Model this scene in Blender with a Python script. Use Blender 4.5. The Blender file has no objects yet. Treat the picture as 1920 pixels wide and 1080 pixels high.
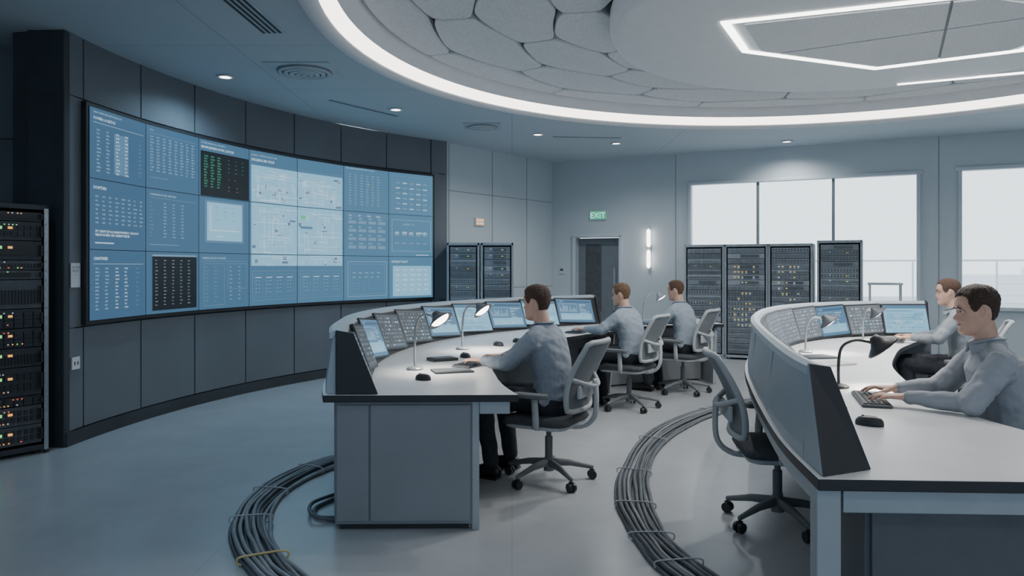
import bpy, math, random
import numpy as np
from mathutils import Vector, Matrix, noise
random.seed(7)
SC=bpy.context.scene
COL=SC.collection
V=Vector
# ------------------------------------------------------------------ materials
def mat(name,col,rough=.5,metal=0,em=None,es=1.0,var=0.0,scale=8,bump=0.0,bscale=60,alpha=1.0,spec=None,detail=3):
    m=bpy.data.materials.new(name); m.use_nodes=True
    nt=m.node_tree; b=nt.nodes['Principled BSDF']
    b.inputs['Base Color'].default_value=(*col,1); b.inputs['Roughness'].default_value=rough
    b.inputs['Metallic'].default_value=metal; b.inputs['Alpha'].default_value=alpha
    if spec is not None: b.inputs['Specular IOR Level'].default_value=spec
    if em is not None:
        b.inputs['Emission Color'].default_value=(*em,1); b.inputs['Emission Strength'].default_value=es
    tc=None
    if var>0 or bump>0:
        tc=nt.nodes.new('ShaderNodeTexCoord')
    if var>0:
        n=nt.nodes.new('ShaderNodeTexNoise'); n.inputs['Scale'].default_value=scale; n.inputs['Detail'].default_value=detail
        nt.links.new(tc.outputs['Object'],n.inputs['Vector'])
        r=nt.nodes.new('ShaderNodeValToRGB')
        r.color_ramp.elements[0].position=.3; r.color_ramp.elements[1].position=.7
        r.color_ramp.elements[0].color=(*[c*(1-var) for c in col],1)
        r.color_ramp.elements[1].color=(*[min(1,c*(1+var)) for c in col],1)
        nt.links.new(n.outputs['Fac'],r.inputs['Fac']); nt.links.new(r.outputs['Color'],b.inputs['Base Color'])
    if bump>0:
        n=nt.nodes.new('ShaderNodeTexNoise'); n.inputs['Scale'].default_value=bscale; n.inputs['Detail'].default_value=4
        nt.links.new(tc.outputs['Object'],n.inputs['Vector'])
        bp=nt.nodes.new('ShaderNodeBump'); bp.inputs['Strength'].default_value=bump; bp.inputs['Distance'].default_value=.01
        nt.links.new(n.outputs['Fac'],bp.inputs['Height']); nt.links.new(bp.outputs['Normal'],b.inputs['Normal'])
    return m
def emat(name,col,s=1.0):
    m=bpy.data.materials.new(name); m.use_nodes=True
    nt=m.node_tree; b=nt.nodes['Principled BSDF']
    b.inputs['Base Color'].default_value=(*[c*.1 for c in col],1); b.inputs['Roughness'].default_value=.4
    b.inputs['Emission Color'].default_value=(*col,1); b.inputs['Emission Strength'].default_value=s
    return m
M_wallL=mat('slate_wall_panel',(.135,.152,.170),.55,var=.08,scale=1.5)
M_wallDark=mat('dark_wall_core',(.03,.035,.045),.7,var=.1)
M_pil=mat('dark_pilaster',(.038,.044,.050),.6,var=.15,scale=2)
M_wall=mat('grey_wall_paint',(.50,.56,.595),.7,var=.03,scale=1.2)
M_seam=mat('seam_grey',(.27,.30,.33),.8,var=.05)
M_trim=mat('trim_grey',(.52,.57,.61),.5,var=.03)
M_mull=mat('mullion_grey',(.16,.19,.21),.5,var=.05)
M_ceilw=mat('ceiling_white',(.78,.78,.79),.7,var=.02)
M_disc=mat('disc_paint',(.66,.70,.72),.7,var=.02)
M_acou=mat('acoustic_panel',(.60,.63,.65),.95,var=.12,scale=60,bump=.4,bscale=70)
M_back=mat('recess_backing',(.22,.24,.26),.9,var=.1)
M_cove=emat('cove_light',(1,.945,.89),4.5)
M_strip=emat('strip_light',(1,.97,.93),7)
M_down=emat('downlight_glow',(1,.95,.9),7)
M_white=mat('white_laminate',(.80,.80,.80),.28,var=.03,scale=6)
M_edge=mat('black_edge',(.02,.022,.027),.45,var=.1)
M_shell=mat('console_shell',(.38,.44,.49),.38,var=.04,scale=4,metal=.1)
M_lip=mat('console_lip_pale',(.50,.58,.64),.35,var=.03)
M_base=mat('console_base_grey',(.25,.27,.29),.45,var=.05,scale=4)
M_based=mat('console_base_dark',(.10,.112,.125),.5,var=.08)
M_based2=mat('console_silver_trim',(.38,.42,.45),.4,var=.05,metal=.2)
M_blk=mat('black_plastic',(.025,.027,.03),.42,var=.12,scale=20)
M_dk=mat('dark_metal',(.045,.052,.06),.45,var=.15,scale=15,metal=.3)
M_dk2=mat('charcoal_metal',(.085,.094,.105),.45,var=.15,scale=15,metal=.2)
M_rk=mat('rack_metal_hazed',(.33,.37,.41),.5,var=.10,scale=15)  # far rack greys lightened, putting the room haze into the colour
M_rk2=mat('rack_unit_hazed',(.22,.25,.28),.5,var=.15,scale=15)
M_rk3=mat('rack_slot_hazed',(.10,.118,.135),.5,var=.15,scale=15)
M_steel=mat('brushed_steel',(.45,.48,.5),.35,metal=.7,var=.08,scale=30)
M_chf=mat('chair_grey_plastic',(.42,.45,.47),.45,var=.05)
M_chb=mat('chair_dark_plastic',(.15,.165,.175),.5,var=.1)
M_seat=mat('seat_fabric',(.07,.078,.088),.9,var=.2,scale=80,bump=.4,bscale=200)
M_skin=mat('skin',(.58,.36,.27),.5,var=.07,scale=30)
M_lipm=mat('lips',(.42,.20,.16),.5,var=.05)
M_eye=mat('eye_white',(.50,.47,.44),.3,var=.02)
M_iris=mat('iris_dark',(.03,.02,.015),.2,var=.1)
M_shoe=mat('shoe_leather',(.015,.015,.018),.35,var=.1)
M_trous=mat('dark_trousers',(.026,.030,.038),.9,var=.15,scale=40,bump=.3,bscale=25)
def M_shirt(i,c):
    m=mat('shirt_cloth_%d'%i,c,.85,var=.04,scale=10)
    nt=m.node_tree;b=nt.nodes['Principled BSDF'];tc=nt.nodes.new('ShaderNodeTexCoord')
    wv=nt.nodes.new('ShaderNodeTexWave'); wv.inputs['Scale'].default_value=5; wv.inputs['Distortion'].default_value=7; wv.inputs['Detail'].default_value=1; wv.inputs['Detail Scale'].default_value=1.0; wv.bands_direction='DIAGONAL'
    bp=nt.nodes.new('ShaderNodeBump'); bp.inputs['Strength'].default_value=.28; bp.inputs['Distance'].default_value=.012
    nt.links.new(tc.outputs['Object'],wv.inputs['Vector'])
    nt.links.new(wv.outputs['Fac'],bp.inputs['Height']);nt.links.new(bp.outputs['Normal'],b.inputs['Normal'])
    return m
def M_hair(i,c): return mat('hair_%d'%i,c,.6,var=.4,scale=120,bump=1,bscale=180)
M_cab=mat('cable_rubber',(.10,.115,.13),.45,var=.15,scale=10)
M_cab2=mat('cable_grey',(.24,.26,.28),.45,var=.15,scale=10)
M_caby=mat('cable_yellow',(.55,.45,.2),.5,var=.1)
M_tie=mat('cable_tie_grey',(.42,.44,.46),.5,var=.05)
M_paper=mat('paper_white',(.7,.7,.7),.8,var=.03)
M_lg=emat('led_green',(.25,.9,.25),1.2); M_lo=emat('led_orange',(1,.45,.12),1.2); M_lr=emat('led_red',(.9,.15,.08),1.1)
M_lw=emat('led_white',(.7,.8,.9),.7); M_ly=emat('led_yellow',(.85,.68,.2),.85)
M_scr=emat('screen_blue',(.055,.135,.245),.95)
M_scr2=emat('screen_mid',(.10,.22,.36),1.0)
M_scr3=emat('screen_bright',(.20,.44,.60),1.35)
M_scrb=emat('screen_black',(.006,.010,.014),1.0)
M_tx=emat('screen_text',(.38,.57,.73),1.15)
M_txd=emat('screen_text_dim',(.18,.32,.46),1.0)
M_txw=emat('screen_text_white',(.70,.85,.96),1.3)
M_txg=emat('screen_text_green',(.08,.55,.30),1.1)
M_txr=emat('screen_text_red',(.6,.25,.12),1.0)
M_txo=emat('screen_text_amber',(.8,.55,.25),1.0)
SM=[M_scr,M_scr2,M_scr3,M_scrb,M_tx,M_txd,M_txw,M_txg,M_txr,M_txo,M_blk]
M_col=[emat('screen_tone',(.048+.006*c,.120+.016*c,.215+.022*c),1.05) for c in range(7)]
# ------------------------------------------------------------------ mesh builder
def frame(t,ref):
    s=ref-t*ref.dot(t)
    if s.length<1e-5:
        s=V((0,0,1)).cross(t)
        if s.length<1e-5: s=V((1,0,0))
    s.normalize(); return s,t.cross(s)
class MB:
    def __init__(s): s.v=[];s.f=[];s.m=[];s.s=[]
    def add(s,vs,fs,mi=0,sm=False,M=None):
        o=len(s.v)
        for p in vs:
            p=V(p)
            if M is not None: p=M@p
            s.v.append(p)
        for i,f in enumerate(fs):
            s.f.append([o+k for k in f]); s.m.append(mi if isinstance(mi,int) else mi[i]); s.s.append(sm)
    def box(s,c,d,mi=0,M=None):
        x,y,z=d[0]/2,d[1]/2,d[2]/2; c=V(c)
        vs=[c+V((a*x,b*y,e*z)) for a in(-1,1) for b in(-1,1) for e in(-1,1)]
        s.add(vs,[(0,1,3,2),(4,6,7,5),(0,4,5,1),(2,3,7,6),(0,2,6,4),(1,5,7,3)],mi,False,M)
    def cyl(s,p0,p1,r0,r1=None,n=20,mi=0,M=None,sm=True):
        if r1 is None:r1=r0
        p0=V(p0);p1=V(p1);t=(p1-p0).normalized();a,b=frame(t,V((1,0,0)) if abs(t.x)<.9 else V((0,1,0)))
        vs=[];
        for p,r in((p0,r0),(p1,r1)):
            for k in range(n):
                q=2*math.pi*k/n; vs.append(p+a*math.cos(q)*r+b*math.sin(q)*r)
        s.add(vs,[(k,(k+1)%n,n+(k+1)%n,n+k) for k in range(n)],mi,sm,M)
        s.add(vs[:n],[tuple(range(n))[::-1]],mi,False,M); s.add(vs[n:],[tuple(range(n))],mi,False,M)
    def tube(s,pts,rad,n=12,mi=0,ref=None,closed=False,M=None,cap=True):
        pts=[V(p) for p in pts];N=len(pts)
        rad=[rad]*N if not isinstance(rad,(list,tuple)) else list(rad)
        rad=[(r,r) if not isinstance(r,(tuple,list)) else r for r in rad]
        rings=[];last=None
        for i in range(N):
            if closed: t=pts[(i+1)%N]-pts[i-1]
            else: t=pts[min(i+1,N-1)]-pts[max(i-1,0)]
            t.normalize()
            if ref is not None: a,b=frame(t,V(ref))
            else:
                a,b=frame(t,last if last is not None else (V((0,0,1)) if abs(t.z)<.9 else V((1,0,0))))
                last=a
            rings.append((pts[i],a,b,rad[i][0],rad[i][1],t))
        if not closed and cap:
            p,a,b,ra,rb,t=rings[0]; rm=min(ra,rb); pre=[]
            for g in (80,55,28): 
                g=math.radians(g); pre.append((p-t*rm*math.sin(g),a,b,ra*math.cos(g),rb*math.cos(g),t))
            p,a,b,ra,rb,t=rings[-1]; rm=min(ra,rb); post=[]
            for g in (28,55,80):
                g=math.radians(g); post.append((p+t*rm*math.sin(g),a,b,ra*math.cos(g),rb*math.cos(g),t))
            rings=pre+rings+post
        vs=[]
        for p,a,b,ra,rb,t in rings:
            for k in range(n):
                q=2*math.pi*k/n; vs.append(p+a*math.cos(q)*ra+b*math.sin(q)*rb)
        R=len(rings); fs=[]
        for i in range(R if closed else R-1):
            j=(i+1)%R
            for k in range(n): fs.append((i*n+k,i*n+(k+1)%n,j*n+(k+1)%n,j*n+k))
        if not closed: fs.append(tuple(range(n))[::-1]); fs.append(tuple((R-1)*n+k for k in range(n)))
        s.add(vs,fs,mi,True,M)
    def lathe(s,prof,n=48,mi=0,c=(0,0,0),closed=False,sm=True,M=None):
        vs=[];L=len(prof)
        for k in range(n):
            q=2*math.pi*k/n
            for r,z in prof: vs.append((c[0]+r*math.cos(q),c[1]+r*math.sin(q),c[2]+z))
        fs=[]
        for k in range(n):
            k2=(k+1)%n
            for i in range(L if closed else L-1):
                j=(i+1)%L; fs.append((k*L+i,k2*L+i,k2*L+j,k*L+j))
        s.add(vs,fs,mi,sm,M)
    def prism(s,poly,z0,z1,mi=0,M=None):
        n=len(poly); vs=[(x,y,z0) for x,y in poly]+[(x,y,z1) for x,y in poly]
        s.add(vs,[tuple(range(n))[::-1],tuple(range(n,2*n))]+[(k,(k+1)%n,n+(k+1)%n,n+k) for k in range(n)],mi,False,M)
    def ell(s,c,r,nu=16,nv=10,mi=0,M=None):
        c=V(c);vs=[c+V((0,0,r[2]))]
        for i in range(1,nv):
            a=math.pi*i/nv
            for k in range(nu):
                q=2*math.pi*k/nu; vs.append(c+V((r[0]*math.sin(a)*math.cos(q),r[1]*math.sin(a)*math.sin(q),r[2]*math.cos(a))))
        vs.append(c-V((0,0,r[2]))); fs=[]
        for k in range(nu): fs.append((0,1+k,1+(k+1)%nu))
        for i in range(nv-2):
            for k in range(nu): fs.append((1+i*nu+k,1+(i+1)*nu+k,1+(i+1)*nu+(k+1)%nu,1+i*nu+(k+1)%nu))
        e=len(vs)-1;b=1+(nv-2)*nu
        for k in range(nu): fs.append((e,b+(k+1)%nu,b+k))
        s.add(vs,fs,mi,True,M)
    def quad(s,u0,v0,u1,v1,z,mi,M=None):
        s.add([(u0,v0,z),(u1,v0,z),(u1,v1,z),(u0,v1,z)],[(0,1,2,3)],mi,False,M)
    def text(s,body,size,x,y,z,mi,M=None,ls=1.0,align='LEFT'):
        c=bpy.data.curves.new('tx','FONT'); c.body=body; c.size=size; c.resolution_u=1; c.space_line=ls; c.align_x=align
        o=bpy.data.objects.new('tx',c); COL.objects.link(o)
        dg=bpy.context.evaluated_depsgraph_get(); me=o.evaluated_get(dg).to_mesh()
        vs=[V((p.co.x+x,p.co.y+y,z)) for p in me.vertices]; fs=[tuple(f.vertices) for f in me.polygons]
        if vs: s.add(vs,fs,mi,False,M)
        o.evaluated_get(dg).to_mesh_clear()
        bpy.data.objects.remove(o); bpy.data.curves.remove(c)
    def mesh(s,name,mats,off=None):
        me=bpy.data.meshes.new(name)
        vs=s.v if off is None else [p-V(off) for p in s.v]
        me.from_pydata([tuple(p) for p in vs],[],s.f)
        for m in mats: me.materials.append(m)
        me.polygons.foreach_set('material_index',s.m); me.polygons.foreach_set('use_smooth',s.s)
        me.update(); return me
    def obj(s,name,mats,parent=None,bevel=0,off=None,seg=2,**kw):
        if not isinstance(mats,(list,tuple)): mats=[mats]
        o=bpy.data.objects.new(name,s.mesh(name,mats,off)); COL.objects.link(o)
        if parent is not None: o.parent=parent
        if bevel>0:
            b=o.modifiers.new('bevel','BEVEL'); b.width=bevel; b.segments=seg; b.limit_method='ANGLE'; b.angle_limit=math.radians(40)
        for k,v in kw.items(): o[k]=v
        return o
def empty(name,loc,rz=0,**kw):
    o=bpy.data.objects.new(name,None); o.empty_display_size=.1; COL.objects.link(o)
    o.location=loc; o.rotation_euler=(0,0,rz)
    for k,v in kw.items(): o[k]=v
    return o
def yaw(f): return math.atan2(-f[0],f[1])
def copytree(o,parent=None):
    c=o.copy(); COL.objects.link(c)
    if parent is not None: c.parent=parent; c.matrix_parent_inverse=Matrix.Identity(4)
    for ch in o.children: copytree(ch,c)
    return c
def catmull(pts,k=6):
    pts=[V(p) for p in pts]; out=[]
    for i in range(len(pts)-1):
        p0=pts[max(i-1,0)];p1=pts[i];p2=pts[i+1];p3=pts[min(i+2,len(pts)-1)]
        for j in range(k):
            t=j/k; out.append(.5*((2*p1)+(p2-p0)*t+(2*p0-5*p1+4*p2-p3)*t*t+(3*p1-p0-3*p2+p3)*t**3))
    out.append(pts[-1]); return out
def union_mesh(mb,name,mats,voxel,smooth=4,disp=0,dsc=.12):
    me=mb.mesh(name,mats); o=bpy.data.objects.new('tmp',me); COL.objects.link(o)
    r=o.modifiers.new('r','REMESH'); r.mode='VOXEL'; r.voxel_size=voxel; r.use_smooth_shade=True
    if smooth:
        s=o.modifiers.new('s','SMOOTH'); s.factor=.5; s.iterations=smooth
    if disp:
        t=bpy.data.textures.new('cl','CLOUDS'); t.noise_scale=dsc; t.noise_depth=1
        d=o.modifiers.new('d','DISPLACE'); d.texture=t; d.strength=disp; d.mid_level=.5
    dg=bpy.context.evaluated_depsgraph_get(); m2=bpy.data.meshes.new_from_object(o.evaluated_get(dg)); m2.name=name
    bpy.data.objects.remove(o)
    m2.materials.clear()
    for m in mats: m2.materials.append(m)
    m2.polygons.foreach_set('use_smooth',[True]*len(m2.polygons))
    return m2
def mobj(name,me,parent,**kw):
    o=bpy.data.objects.new(name,me); COL.objects.link(o); o.parent=parent
    for k,v in kw.items(): o[k]=v
    return o
CEIL=3.35
# ------------------------------------------------------------------ FLOOR
def floor_mat():
    m=mat('polished_floor',(.41,.43,.45),.25)
    nt=m.node_tree;b=nt.nodes['Principled BSDF'];tc=nt.nodes.new('ShaderNodeTexCoord')
    br=nt.nodes.new('ShaderNodeTexBrick'); br.offset=0; br.inputs['Scale'].default_value=1
    br.inputs['Brick Width'].default_value=1.5; br.inputs['Row Height'].default_value=1.5; br.inputs['Mortar Size'].default_value=.004; br.inputs['Mortar Smooth'].default_value=1
    br.inputs['Color1'].default_value=(1,1,1,1);br.inputs['Color2'].default_value=(.98,.98,.98,1);br.inputs['Mortar'].default_value=(.82,.82,.82,1)
    n=nt.nodes.new('ShaderNodeTexNoise');n.inputs['Scale'].default_value=2.5;n.inputs['Detail'].default_value=6;n.inputs['Roughness'].default_value=.6
    mc=nt.nodes.new('ShaderNodeMix');mc.data_type='RGBA'
    mc.inputs[6].default_value=(.36,.385,.405,1);mc.inputs[7].default_value=(.48,.50,.515,1)
    mx=nt.nodes.new('ShaderNodeMix');mx.data_type='RGBA';mx.blend_type='MULTIPLY';mx.inputs[0].default_value=1
    nt.links.new(tc.outputs['Object'],br.inputs['Vector']);nt.links.new(tc.outputs['Object'],n.inputs['Vector'])
    nt.links.new(n.outputs['Fac'],mc.inputs[0]);nt.links.new(mc.outputs[2],mx.inputs[6]);nt.links.new(br.outputs['Color'],mx.inputs[7])
    nt.links.new(mx.outputs[2],b.inputs['Base Color'])
    return m
mb=MB(); mb.box((2,5,-.05),(16,20,.1)); mb.obj('floor',floor_mat(),kind='structure')
# ------------------------------------------------------------------ SCREEN WALL
CW=V((3.415,5.89,0))
def wp(a,r,z=0):
    a=math.radians(a); return V((CW.x+r*math.cos(a),CW.y+r*math.sin(a),z))
def arcslab(mb,a0,a1,r0,r1,z0,z1,mi=0,n=None):
    n=n or max(1,int(abs(a1-a0)/1.1)); vs=[];fs=[]
    for i in range(n+1):
        a=a0+(a1-a0)*i/n
        vs+= [wp(a,r0,z0),wp(a,r1,z0),wp(a,r1,z1),wp(a,r0,z1)]
    for i in range(n):
        for k in range(4): fs.append((4*i+k,4*i+(k+1)%4,4*i+4+(k+1)%4,4*i+4+k))
    fs.append((3,2,1,0)); fs.append((4*n,4*n+1,4*n+2,4*n+3)); mb.add(vs,fs,mi)
A0,STEP=177.2,6.55
ZB,ZT=.995,2.795
mb=MB(); arcslab(mb,179.2,128.9,7.04,7.3,0,CEIL,1)
bounds=[179.2,A0]+[A0-STEP*k for k in range(1,8)]+[128.9]
g=.07
for i in range(len(bounds)-1):
    a,b=bounds[i],bounds[i+1]
    arcslab(mb,a-g,b+g,7.0,7.05,2.85,CEIL,0); arcslab(mb,a-g,b+g,7.0,7.05,.12,.945,0)
    if i in(0,len(bounds)-2): arcslab(mb,a-g,b+g,7.0,7.05,.955,2.84,0)
arcslab(mb,A0-.1,A0-STEP*7+.1,7.01,7.05,.93,2.86,1)
mb.obj('wall_left',[M_wallL,M_wallDark],kind='structure')
mb=MB(); arcslab(mb,179.2,128.9,6.985,7.04,0,.11); mb.obj('baseboard_left',M_pil,kind='structure')
mb=MB(); mb.prism([(-4.05,6.05),(-3.58,5.97),(-3.585,6.12),(-4.05,6.45)],0,CEIL); mb.obj('trim_1',M_pil,bevel=.01,kind='structure')
mb=MB(); mb.box((-5.2,6.5,CEIL/2),(2.4,.12,CEIL)); mb.box((-5.2,6.435,2.55),(2.4,.01,.008),1); mb.obj('wall_alcove',[M_wallL,M_wallDark],kind='structure')
mb=MB(); mb.box((-5.6,2.5,CEIL/2),(.12,8,CEIL)); mb.obj('wall_side',M_wallL,kind='structure')
# video wall
vw=empty('video_wall',wp((A0+A0-7*STEP)/2,6.95,0),0,label='large curved video wall of tiled blue displays on slate wall',category='video wall')
W=2*6.95*math.sin(math.radians(STEP/2)); H=.6
def rs(n,al='0123456789'): return ''.join(random.choice(al) for _ in range(n))
def words(n): return ' '.join(rs(random.randint(3,6),'AEILNORSTDMPU') for _ in range(n))
class Gfx:
    def __init__(s,w,h): s.w=w;s.h=h;s.mb=MB()
    def rect(s,u0,v0,u1,v1,mi,z=.004): s.mb.quad((u0-.5)*s.w,(v0-.5)*s.h,(u1-.5)*s.w,(v1-.5)*s.h,z,mi)
    def frame(s,u0,v0,u1,v1,mi,t=.003,z=.006):
        tu=t/s.w;tv=t/s.h
        s.rect(u0,v0,u1,v0+tv,mi,z);s.rect(u0,v1-tv,u1,v1,mi,z);s.rect(u0,v0,u0+tu,v1,mi,z);s.rect(u1-tu,v0,u1,v1,mi,z)
    def text(s,t,u,v,size,mi,ls=1.0,z=.007): s.mb.text(t,size,(u-.5)*s.w,(v-.5)*s.h,z,mi,None,ls)
    def table(s,u0,v0,u1,v1,cols,rows,mi,size=None,fmt=None):
        cw=(u1-u0)/cols; rh=(v1-v0)*s.h/rows; size=size or rh*.8
        for c in range(cols):
            lines=[]
            for r in range(rows):
                lines.append(rs(random.choice((3,4,4,5)) if fmt is None else fmt)+(random.choice(('','.',':'))))
            s.text('\n'.join(lines),u0+c*cw,v1-size/s.h,size,mi,ls=rh/size)
def panel_content(row,col,g):
    if row==0:
        if col==0:
            g.text('AND POWER GRID NETWORK ROOM',.05,.93,.022,4); g.text('POWER LOGISTICS',.05,.84,.034,6)
            g.rect(.05,.795,.95,.80,4); g.table(.10,.08,.42,.72,2,12,4,.022); g.rect(.40,.1,.66,.7,1,.005); g.table(.43,.08,.75,.72,2,12,6,.022); g.table(.85,.1,.97,.65,1,9,5,.02)
        elif col==1:
            g.text('RTIR2',.05,.92,.02,4); g.rect(.05,.88,.95,.885,5); g.table(.06,.26,.95,.85,8,12,4,.020); g.text(words(5),.06,.16,.02,5)
        elif col==2:
            g.text('POWER DEMAND ROOM ILBHITA',.03,.93,.024,4); g.text('BRWIN JESNIRK NOBX | LDX1ZA',.03,.85,.034,6)
            g.rect(0.02,0,.99,.80,3,.005); g.table(.08,.15,.46,.74,3,12,7,.024); g.table(.55,.42,.98,.72,3,4,7,.013); g.table(.55,.28,.8,.36,2,1,8,.013); g.table(.55,.08,.9,.22,2,2,9,.013)
        elif col==3:
            g.text('ASSEMBLY OVERVIEW BUILDING GRID',.03,.90,.024,4); g.text('EASLBING BII 9530D',.03,.80,.042,6)
        elif col==4: g.rect(0,.755,.98,.76,5)
        elif col==5:
            g.text('CEILOOSEE NILITER NETWORK ROOM SEE',.03,.95,.026,4); g.table(.1,.12,.85,.85,6,12,4,.019); g.text('133',.5,.62,.03,9)
        else:
            g.frame(.08,.05,.94,.92,5)
            for c in range(5):
                for r in range(6): g.rect(.14+c*.155,.12+r*.125,.24+c*.155,.15+r*.125,5 if (c+r)%2 else 4,.006)
            g.table(.14,.08,.92,.86,5,6,5,.018)
    elif row==1:
        if col==0:
            g.text('FOWTAN',.05,.86,.038,6); g.table(.08,.34,.98,.78,8,7,4,.020); g.text(words(6)+'\n'+words(5),.08,.24,.03,6); g.rect(.08,.08,.4,.10,4)
        elif col==1:
            g.text('CONVEYING FOUND GRID BASE',.05,.90,.026,4); g.rect(.05,.86,.95,.865,5); g.table(.3,.2,.8,.8,3,11,4,.018); g.table(.06,.2,.2,.8,1,10,5,.018); g.rect(.06,.1,.6,.11,5)
        elif col==2:
            g.rect(.10,.18,.88,.95,1,.004); g.rect(.14,.22,.84,.91,2,.006); g.frame(.14,.22,.84,.91,4,.003,.008)
            g.rect(.2,.4,.78,.41,6,.008); g.rect(.2,.4,.21,.85,6,.008)
            for k in range(9): g.rect(.24+k*.055,.41,.25+k*.055,.43+random.random()*.3,4,.008)
            g.table(.3,.55,.8,.85,3,4,1,.02); g.text('1 28 S 08',.3,.28,.03,6)
        elif col==5:
            g.rect(.07,.86,.93,.97,1,.005)
            for c in range(4):
                for r in range(4): g.rect(.09+c*.22,.16+r*.19,.26+c*.22,.23+r*.19,5,.006); 
            g.table(.1,.12,.95,.88,4,4,4,.030)
            g.table(.1,.85,.9,.95,4,1,6,.03)
        elif col==6:
            g.frame(.06,.12,.95,.88,4)
            for c in range(5): g.rect(.12+c*.16,.5,.22+c*.16,.58,5,.006); g.rect(.12+c*.16,.3,.22+c*.16,.33,5,.006)
            g.table(.12,.46,.92,.62,5,1,6,.045); g.text('OOOO :: 0',.3,.75,.04,4); g.rect(.6,0.02,.9,.04,4,.006)
    else:
        if col==0:
            g.text('CIANTINED',.05,.86,.036,6); g.rect(.05,.80,.95,.805,4); g.table(.08,.12,.4,.76,2,12,4,.021); g.table(.42,.12,.75,.76,2,12,6,.021); g.table(.80,.12,.95,.76,1,9,5,.02)
        elif col==1:
            g.rect(.10,.05,.95,.93,3,.005); g.rect(.10,.93,.95,.96,5,.006); g.table(.15,.10,.92,.88,5,14,4,.015); 
        elif col==2:
            g.text('WRESTLLING ROOM BASE',.05,.90,.03,4); g.rect(.05,.86,.95,.865,5); g.table(.1,.1,.45,.78,2,10,5,.020); g.frame(.08,.06,.48,.82,5); g.frame(.55,.35,.95,.82,5); g.table(.58,.1,.95,.78,2,9,4,.018)
        elif col in(3,4):
            g.frame(.05,.10,.97,.68,5); 
            for c in range(4):
                g.frame(.09+c*.22,.16,.26+c*.22,.62,5,.002,.005); g.rect(.11+c*.22,.54,.23+c*.22,.56,4,.006); g.table(.11+c*.22,.2,.24+c*.22,.5,2,4,4,.014)
        elif col==5:
            g.frame(.08,.08,.95,.88,4); g.frame(.12,.13,.91,.82,5); g.table(.18,.45,.85,.65,5,2,4,.026); g.table(.18,.2,.85,.4,6,3,5,.018)
        else:
            g.rect(.08,.05,.96,.78,2,.005); g.text('DISTRICT RAXT',.05,.86,.040,6); 
            g.table(.14,.12,.95,.72,5,5,6,.035)
for col in range(7):
    a=A0-STEP*(col+.5); rr=6.95*math.cos(math.radians(STEP/2))
    n=V((-math.cos(math.radians(a)),-math.sin(math.radians(a)),0)); r=V((0,0,1)).cross(n)
    for row in range(3):
        zc=ZT-H*(row+.5); c=wp(a,rr,zc)
        M=Matrix(((r.x,0,n.x,c.x),(r.y,0,n.y,c.y),(r.z,1,n.z,c.z),(0,0,0,1)))
        mb=MB(); mb.box((0,0,-.02),(W-.001,H-.001,.036),1); mb.quad(-W/2+.004,-H/2+.003,W/2-.004,H/2-.003,.0,0)
        d=mb.obj('display_panel',[M_col[col],M_blk],vw)
        d.matrix_local=Matrix.Translation(-vw.location)@M
        g=Gfx(W-.01,H-.01); panel_content(row,col,g)
        if col in(3,4):
            hi={0:.72,1:1,2:1}[row]; lo={0:0,1:0,2:.78}[row]; u0=.03 if col==3 else 0; u1=1 if col==3 else .97
            g.rect(u0,lo,u1,hi,2,.004)
            rng=random.Random(col*10+row)
            for k in range(90 if row<2 else 24):
                u=u0+(u1-u0)*rng.random()*.9; v=lo+(hi-lo)*rng.random()*.9
                w_=.03+.12*rng.random(); h_=.02+.08*rng.random()
                if v+h_<hi and u+w_<u1: g.rect(u,v,u+w_,v+h_,1 if k%9==0 else 2,.005+.00001*k); g.frame(u,v,u+w_,v+h_,4 if k%3 else 6,.002,.0062+.00001*k)
            for k in range(16 if row<2 else 4):
                v=lo+(hi-lo)*rng.random()*.95; uu=rng.random()*.5; g.rect(u0+uu*.9,v,min(u1,u0+uu+.3+rng.random()*.4),v+.005,4 if k%2 else 6,.0078)
            for k in range(16 if row<2 else 5):
                u=u0+(u1-u0)*rng.random()*.95; vv=lo+(hi-lo)*rng.random()*.5
                g.rect(u,vv,u+.004,vv+(hi-lo)*(.2+.3*rng.random()),6 if k%2 else 4,.0079)
            if col==4 and row==0: g.text('12t',.1,.5,.05,6,z=.01)
            if col==4 and row==1: g.rect(.05,.75,.16,.83,7,.009); g.rect(.05,.55,.3,.6,1,.009)
        if g.mb.v:
            gm=g.mb.obj('screen_graphics',SM,d)
mb=MB()
arcslab(mb,A0+.28,A0-7*STEP-.28,6.955,7.02,ZT+.002,ZT+.03); arcslab(mb,A0+.28,A0-7*STEP-.28,6.955,7.02,ZB-.03,ZB-.002)
arcslab(mb,A0+.28,A0+.02,6.955,7.02,ZB-.01,ZT+.01,n=1); arcslab(mb,A0-7*STEP-.02,A0-7*STEP-.28,6.955,7.02,ZB-.01,ZT+.01,n=1)
mb.obj('bezel_frame',M_blk,vw,off=vw.location)
def wallM(a,rr,zc):
    n=V((-math.cos(math.radians(a)),-math.sin(math.radians(a)),0)); r=V((0,0,1)).cross(n); c=wp(a,rr,zc)
    return Matrix(((r.x,0,n.x,c.x),(r.y,0,n.y,c.y),(r.z,1,n.z,c.z),(0,0,0,1)))
mb=MB(); mb.box((0,0,.004),(.12,.2,.006),0); mb.text('NOTICE\nBUX 41\n:::: 1 ::\n-----\n.....',.026,-.045,.055,.009,1,ls=1.1)
o=mb.obj('wall_notice',[M_paper,M_blk],label='small white printed notice card on the dark wall',category='sign'); o.matrix_world=wallM(178.2,6.995,1.38)
mb=MB(); mb.box((0,0,.006),(.1,.1,.012),0); mb.box((-.02,.0,.013),(.012,.03,.004),1); mb.box((.02,0,.013),(.012,.03,.004),1)
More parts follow.
